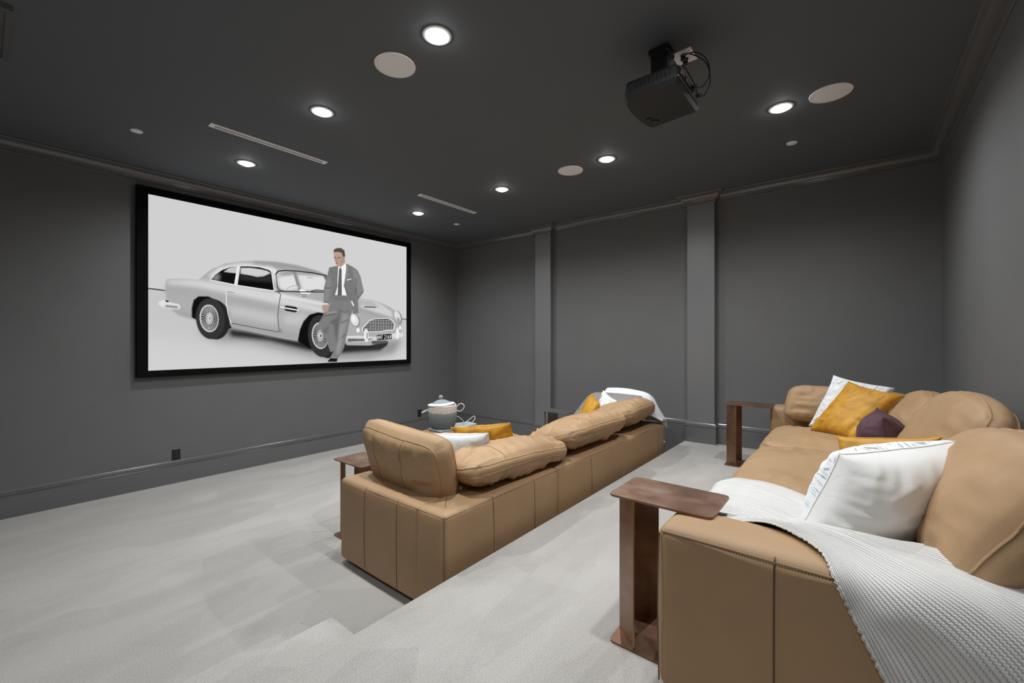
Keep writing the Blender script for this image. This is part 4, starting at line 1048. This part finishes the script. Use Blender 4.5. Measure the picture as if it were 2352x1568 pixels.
cloth('throw_blanket', [
  [(3.28, 4.40, .56), (3.26, 4.56, .80), (3.27, 4.68, .925), (3.30, 4.78, .80), (3.32, 4.83, .60)],
  [(3.45, 4.42, .56), (3.45, 4.57, .82), (3.45, 4.68, .930), (3.46, 4.78, .80), (3.48, 4.835, .60)],
  [(3.62, 4.44, .58), (3.63, 4.58, .82), (3.64, 4.68, .920), (3.65, 4.78, .78), (3.66, 4.835, .58)],
  [(3.74, 4.48, .64), (3.76, 4.60, .80), (3.77, 4.70, .880), (3.78, 4.77, .72), (3.79, 4.84, .57)],
  [(3.82, 4.55, .68), (3.83, 4.65, .74), (3.84, 4.72, .76), (3.85, 4.77, .65), (3.86, 4.84, .54)],
  [(3.90, 4.70, .60), (3.90, 4.74, .62), (3.905, 4.77, .61), (3.91, 4.80, .58), (3.91, 4.85, .50)],
 ], 'knit_white', 'white blanket draped over the far end cushions of the lower sofa', fold=.012, nf=4, sub=(8, 8), th=.008, seed=5)
cloth('throw_blanket', [
  [(2.825, 3.79, .36), (2.83, 4.05, .36), (2.83, 4.30, .37), (2.83, 4.56, .38)],
  [(2.845, 3.78, .475), (2.85, 4.05, .485), (2.85, 4.30, .485), (2.85, 4.57, .48)],
  [(2.97, 3.78, .488), (2.98, 4.05, .51), (2.98, 4.28, .51), (2.98, 4.57, .49)],
  [(3.12, 3.76, .488), (3.13, 4.02, .51), (3.13, 4.22, .51), (3.13, 4.40, .49)],
  [(3.28, 3.74, .488), (3.29, 3.95, .51), (3.30, 4.10, .51), (3.30, 4.25, .49)],
 ], 'cream', 'cream blanket spread over the seat of the lower sofa', fold=.010, nf=5, sub=(8, 8), seed=8)

# ------------------------------------------------------------------ basket with lid, on the ottoman
bx, by, bz = 1.905, 3.305, .502
BH = .262
BK = thing('woven_basket', (bx, by, bz), 'round woven basket, cream over blue grey, with lid and rope handles', 'basket')
prof = []
R0 = [(0, .122), (.03, .136), (.08, .150), (.15, .156), (.22, .155), (.285, .150)]
nr = 30
for i in range(nr):
    z0 = BH*i/nr
    for s in (0, .5):
        z = z0+s*BH/nr
        for (za, ra), (zb, rb) in zip(R0[:-1], R0[1:]):
            if za <= z <= zb: rr = ra+(rb-ra)*(z-za)/(zb-za)
        prof.append((rr+(.0035 if s else 0), z))
prof += [(.150, .264), (.146, .267), (.140, .264), (.138, .20), (.12, .02), (.001, .02)]
lathe('body', [(.001, 0), (.118, 0)] + prof, 'basket', BK, n=64, caps=False)
ld = lathe('lid', [(.001, .052), (.02, .052), (.05, .043), (.08, .028), (.105, .014)], 'basket_lid', BK, n=64, caps=False)
rim = lathe('lid_rim', [(.104, .0145), (.125, .006), (.150, .003), (.153, -.003), (.140, -.006), (.10, .0)], 'rope', ld, n=64, caps=False)
ld.location = (-.012, -.012, .269); ld.rotation_euler = (.04, -.05, 0)
lathe('knob', [(.001, .052), (.014, .052), (.012, .060), (.022, .068), (.0255, .080), (.021, .093), (.010, .099), (.001, .100)], 'knob_grey', ld, n=28, caps=False)
# handles left and right as the room sees them
d_ = Vector((.78, .63, 0)).normalized()
hr = smooth_path([d_*.152+Vector((0, 0, .245)), d_*.185+Vector((0, 0, .285)), d_*.222+Vector((0, 0, .292)), d_*.243+Vector((0, 0, .262)), d_*.225+Vector((0, 0, .225)), d_*.19+Vector((0, 0, .205)), d_*.172+Vector((0, 0, .213)), d_*.152+Vector((0, 0, .212))], 6)
tubes('handle', [hr], .0048, 'rope', BK, n=8).location = (0, 0, -.02)
f_ = Vector((.35, -.5, 0)).normalized()*.03
hl = smooth_path([-d_*.152+Vector((0, 0, .222))-f_*.4, -d_*.175+Vector((0, 0, .224))-f_, -d_*.21+Vector((0, 0, .208))-f_, -d_*.24+Vector((0, 0, .188)), -d_*.212+Vector((0, 0, .200))+f_, -d_*.18+Vector((0, 0, .214))+f_, -d_*.152+Vector((0, 0, .215))+f_*.4], 6)
tubes('handle', [hl], .0048, 'rope', BK, n=8).location = (0, 0, -.02)
# flat pale cloth bag under the basket
BG = thing('cloth_bag', (1.90, 3.36, .487), 'flat pale blue cloth bag with white cord handles lying under the basket', 'bag')
rows = [(-.10, -.19), (.12, -.20), (.17, .0), (.15, .36), (-.02, .40), (-.14, .10)]
prism('body', [(x, y) for x, y in rows], 0.0, .014, 'bag', BG, bev=.004)
tubes('cord_handle', [smooth_path([(.04, .25, .016), (.05, .22, .06), (.035, .17, .105), (0, .12, .13)], 6),
                      smooth_path([(.03, .24, .016), (.02, .36, .05), (.0, .46, .075), (.035, .44, .05), (.07, .36, .02)], 6)], .0035, 'rope', BG, n=8)

# ------------------------------------------------------------------ projector on the ceiling
PJ = thing('projector', (4.70, 2.45, ZC), 'black ceiling-mounted projector aimed at the screen wall', 'projector')
bm = bmesh.new()
out = [(.155, -.215), (.155, .175), (-.135, .205), (-.150, .16), (-.163, .08), (-.168, -.02), (-.163, -.10), (-.150, -.165), (-.125, -.215)]
def ring(s, z): return [bm.verts.new((x*s, y*s, z)) for x, y in out]
a = ring(.93, -.365); b = ring(1.0, -.345); c = ring(1.0, -.325); d = ring(.97, -.323); e2 = ring(.97, -.285); f2 = ring(.93, -.268)
bm.faces.new(a[::-1]); bm.faces.new(f2)
for p, q in ((a, b), (b, c), (c, d), (d, e2), (e2, f2)):
    for i in range(len(out)): bm.faces.new((p[i], p[(i+1) % len(out)], q[(i+1) % len(out)], q[i]))
body = from_bm('housing', bm, 'graphite', PJ, angle=25)
v, f = [], []
for k in range(9): tube_geo(v, f, [(-.06+k*.022, -.2095, -.318), (-.06+k*.022, -.2095, -.290)], .0025, 5)
mesh('vent_ribs', v, f, 'black_plastic', PJ)
boxo('rear_panel', (.150, .157, -.19, .16, -.322, -.272), 'black_plastic', PJ, bev=.002, seg=1)
for (y0, y1, z0, z1) in ((-.06, .0, -.300, -.282), (.06, .15, -.318, -.285), (-.15, -.10, -.300, -.280)): boxo('connector_plate', (.156, .160, y0, y1, z0, z1), 'panel_grey', PJ)
boxo('bright_strip', (.157, .160, -.20, .168, -.335, -.328), 'silver', PJ)
for (x, y) in ((-.105, .085), (-.080, .125)):
    o = lathe('foot_dial', [(.001, -.375), (.013, -.374), (.019, -.370), (.019, -.362)], 'black_plastic', PJ, n=24, caps=False); o.location = (x, y, 0)
o = lathe('projector_lens', [(.001, .012), (.03, .010), (.034, .014), (.040, .0), (.040, -.03)], 'black_plastic', PJ, n=32, caps=False); o.location = (-.17, .06, -.285); o.rotation_euler = (0, -PI/2, 0)
v, f = [], []
for i in range(9):
    for j in range(3): tube_geo(v, f, [(.02+i*.011, .10+j*.018, -.3655), (.0255+i*.011, .10+j*.018, -.3655)], .0016, 4)
mesh('grille_slots', v, f, 'black_plastic', PJ)
boxo('mount_bracket', (-.10, .10, -.10, .10, -.270, -.240), 'black_plastic', PJ, bev=.008, seg=2)
boxo('mount_arm', (-.06, .03, -.02, .07, -.245, -.04), 'black_plastic', PJ, bev=.012, seg=2)
boxo('ceiling_plate', (-.08, .04, .0, .11, -.045, -.0), 'black_plastic', PJ, bev=.008, seg=2)
for k in (0, .014): 
    o = lathe('indicator', [(.001, 0), (.0025, -.001), (.003, -.003)], 'led', PJ, n=10, caps=False); o.location = (.075+k, -.035, -.272)
tubes('cable', [smooth_path([(.158, .12, -.30), (.20, .13, -.30), (.235, .10, -.255), (.235, .05, -.19), (.19, .04, -.13), (.12, .08, -.06), (.08, .17, -.012)], 8),
                smooth_path([(.158, .04, -.285), (.21, .05, -.295), (.25, .03, -.25), (.24, .0, -.18), (.18, .02, -.11), (.10, .10, -.05), (.07, .16, -.012)], 8),
                smooth_path([(.158, -.14, -.25), (.17, -.11, -.265), (.175, .02, -.285), (.170, .11, -.31)], 6)], .0035, 'black_plastic', PJ, n=8)
for y, z in ((.12, -.30), (.04, -.285)): boxo('plug', (.157, .185, y-.008, y+.008, z-.007, z+.007), 'black_plastic', PJ, bev=.003, seg=2)
# white ceiling box with sockets beside it
CB = thing('ceiling_socket_plate', (4.771, 2.634, ZC), 'white ceiling socket plate with black plugs above the projector', 'socket plate')
boxo('plate', (-.056, .056, -.066, .066, -.008, 0), 'white_paint', CB, bev=.002, seg=2)
for y in (-.02, .022):
    o = lathe('socket', [(.001, -.012), (.015, -.012), (.017, -.008)], 'graphite', CB, n=20, caps=False); o.location = (0, y, 0)
    boxo('plug', (-.013, .013, y-.012, y+.012, -.040, -.012), 'black_plastic', CB, bev=.004, seg=2)
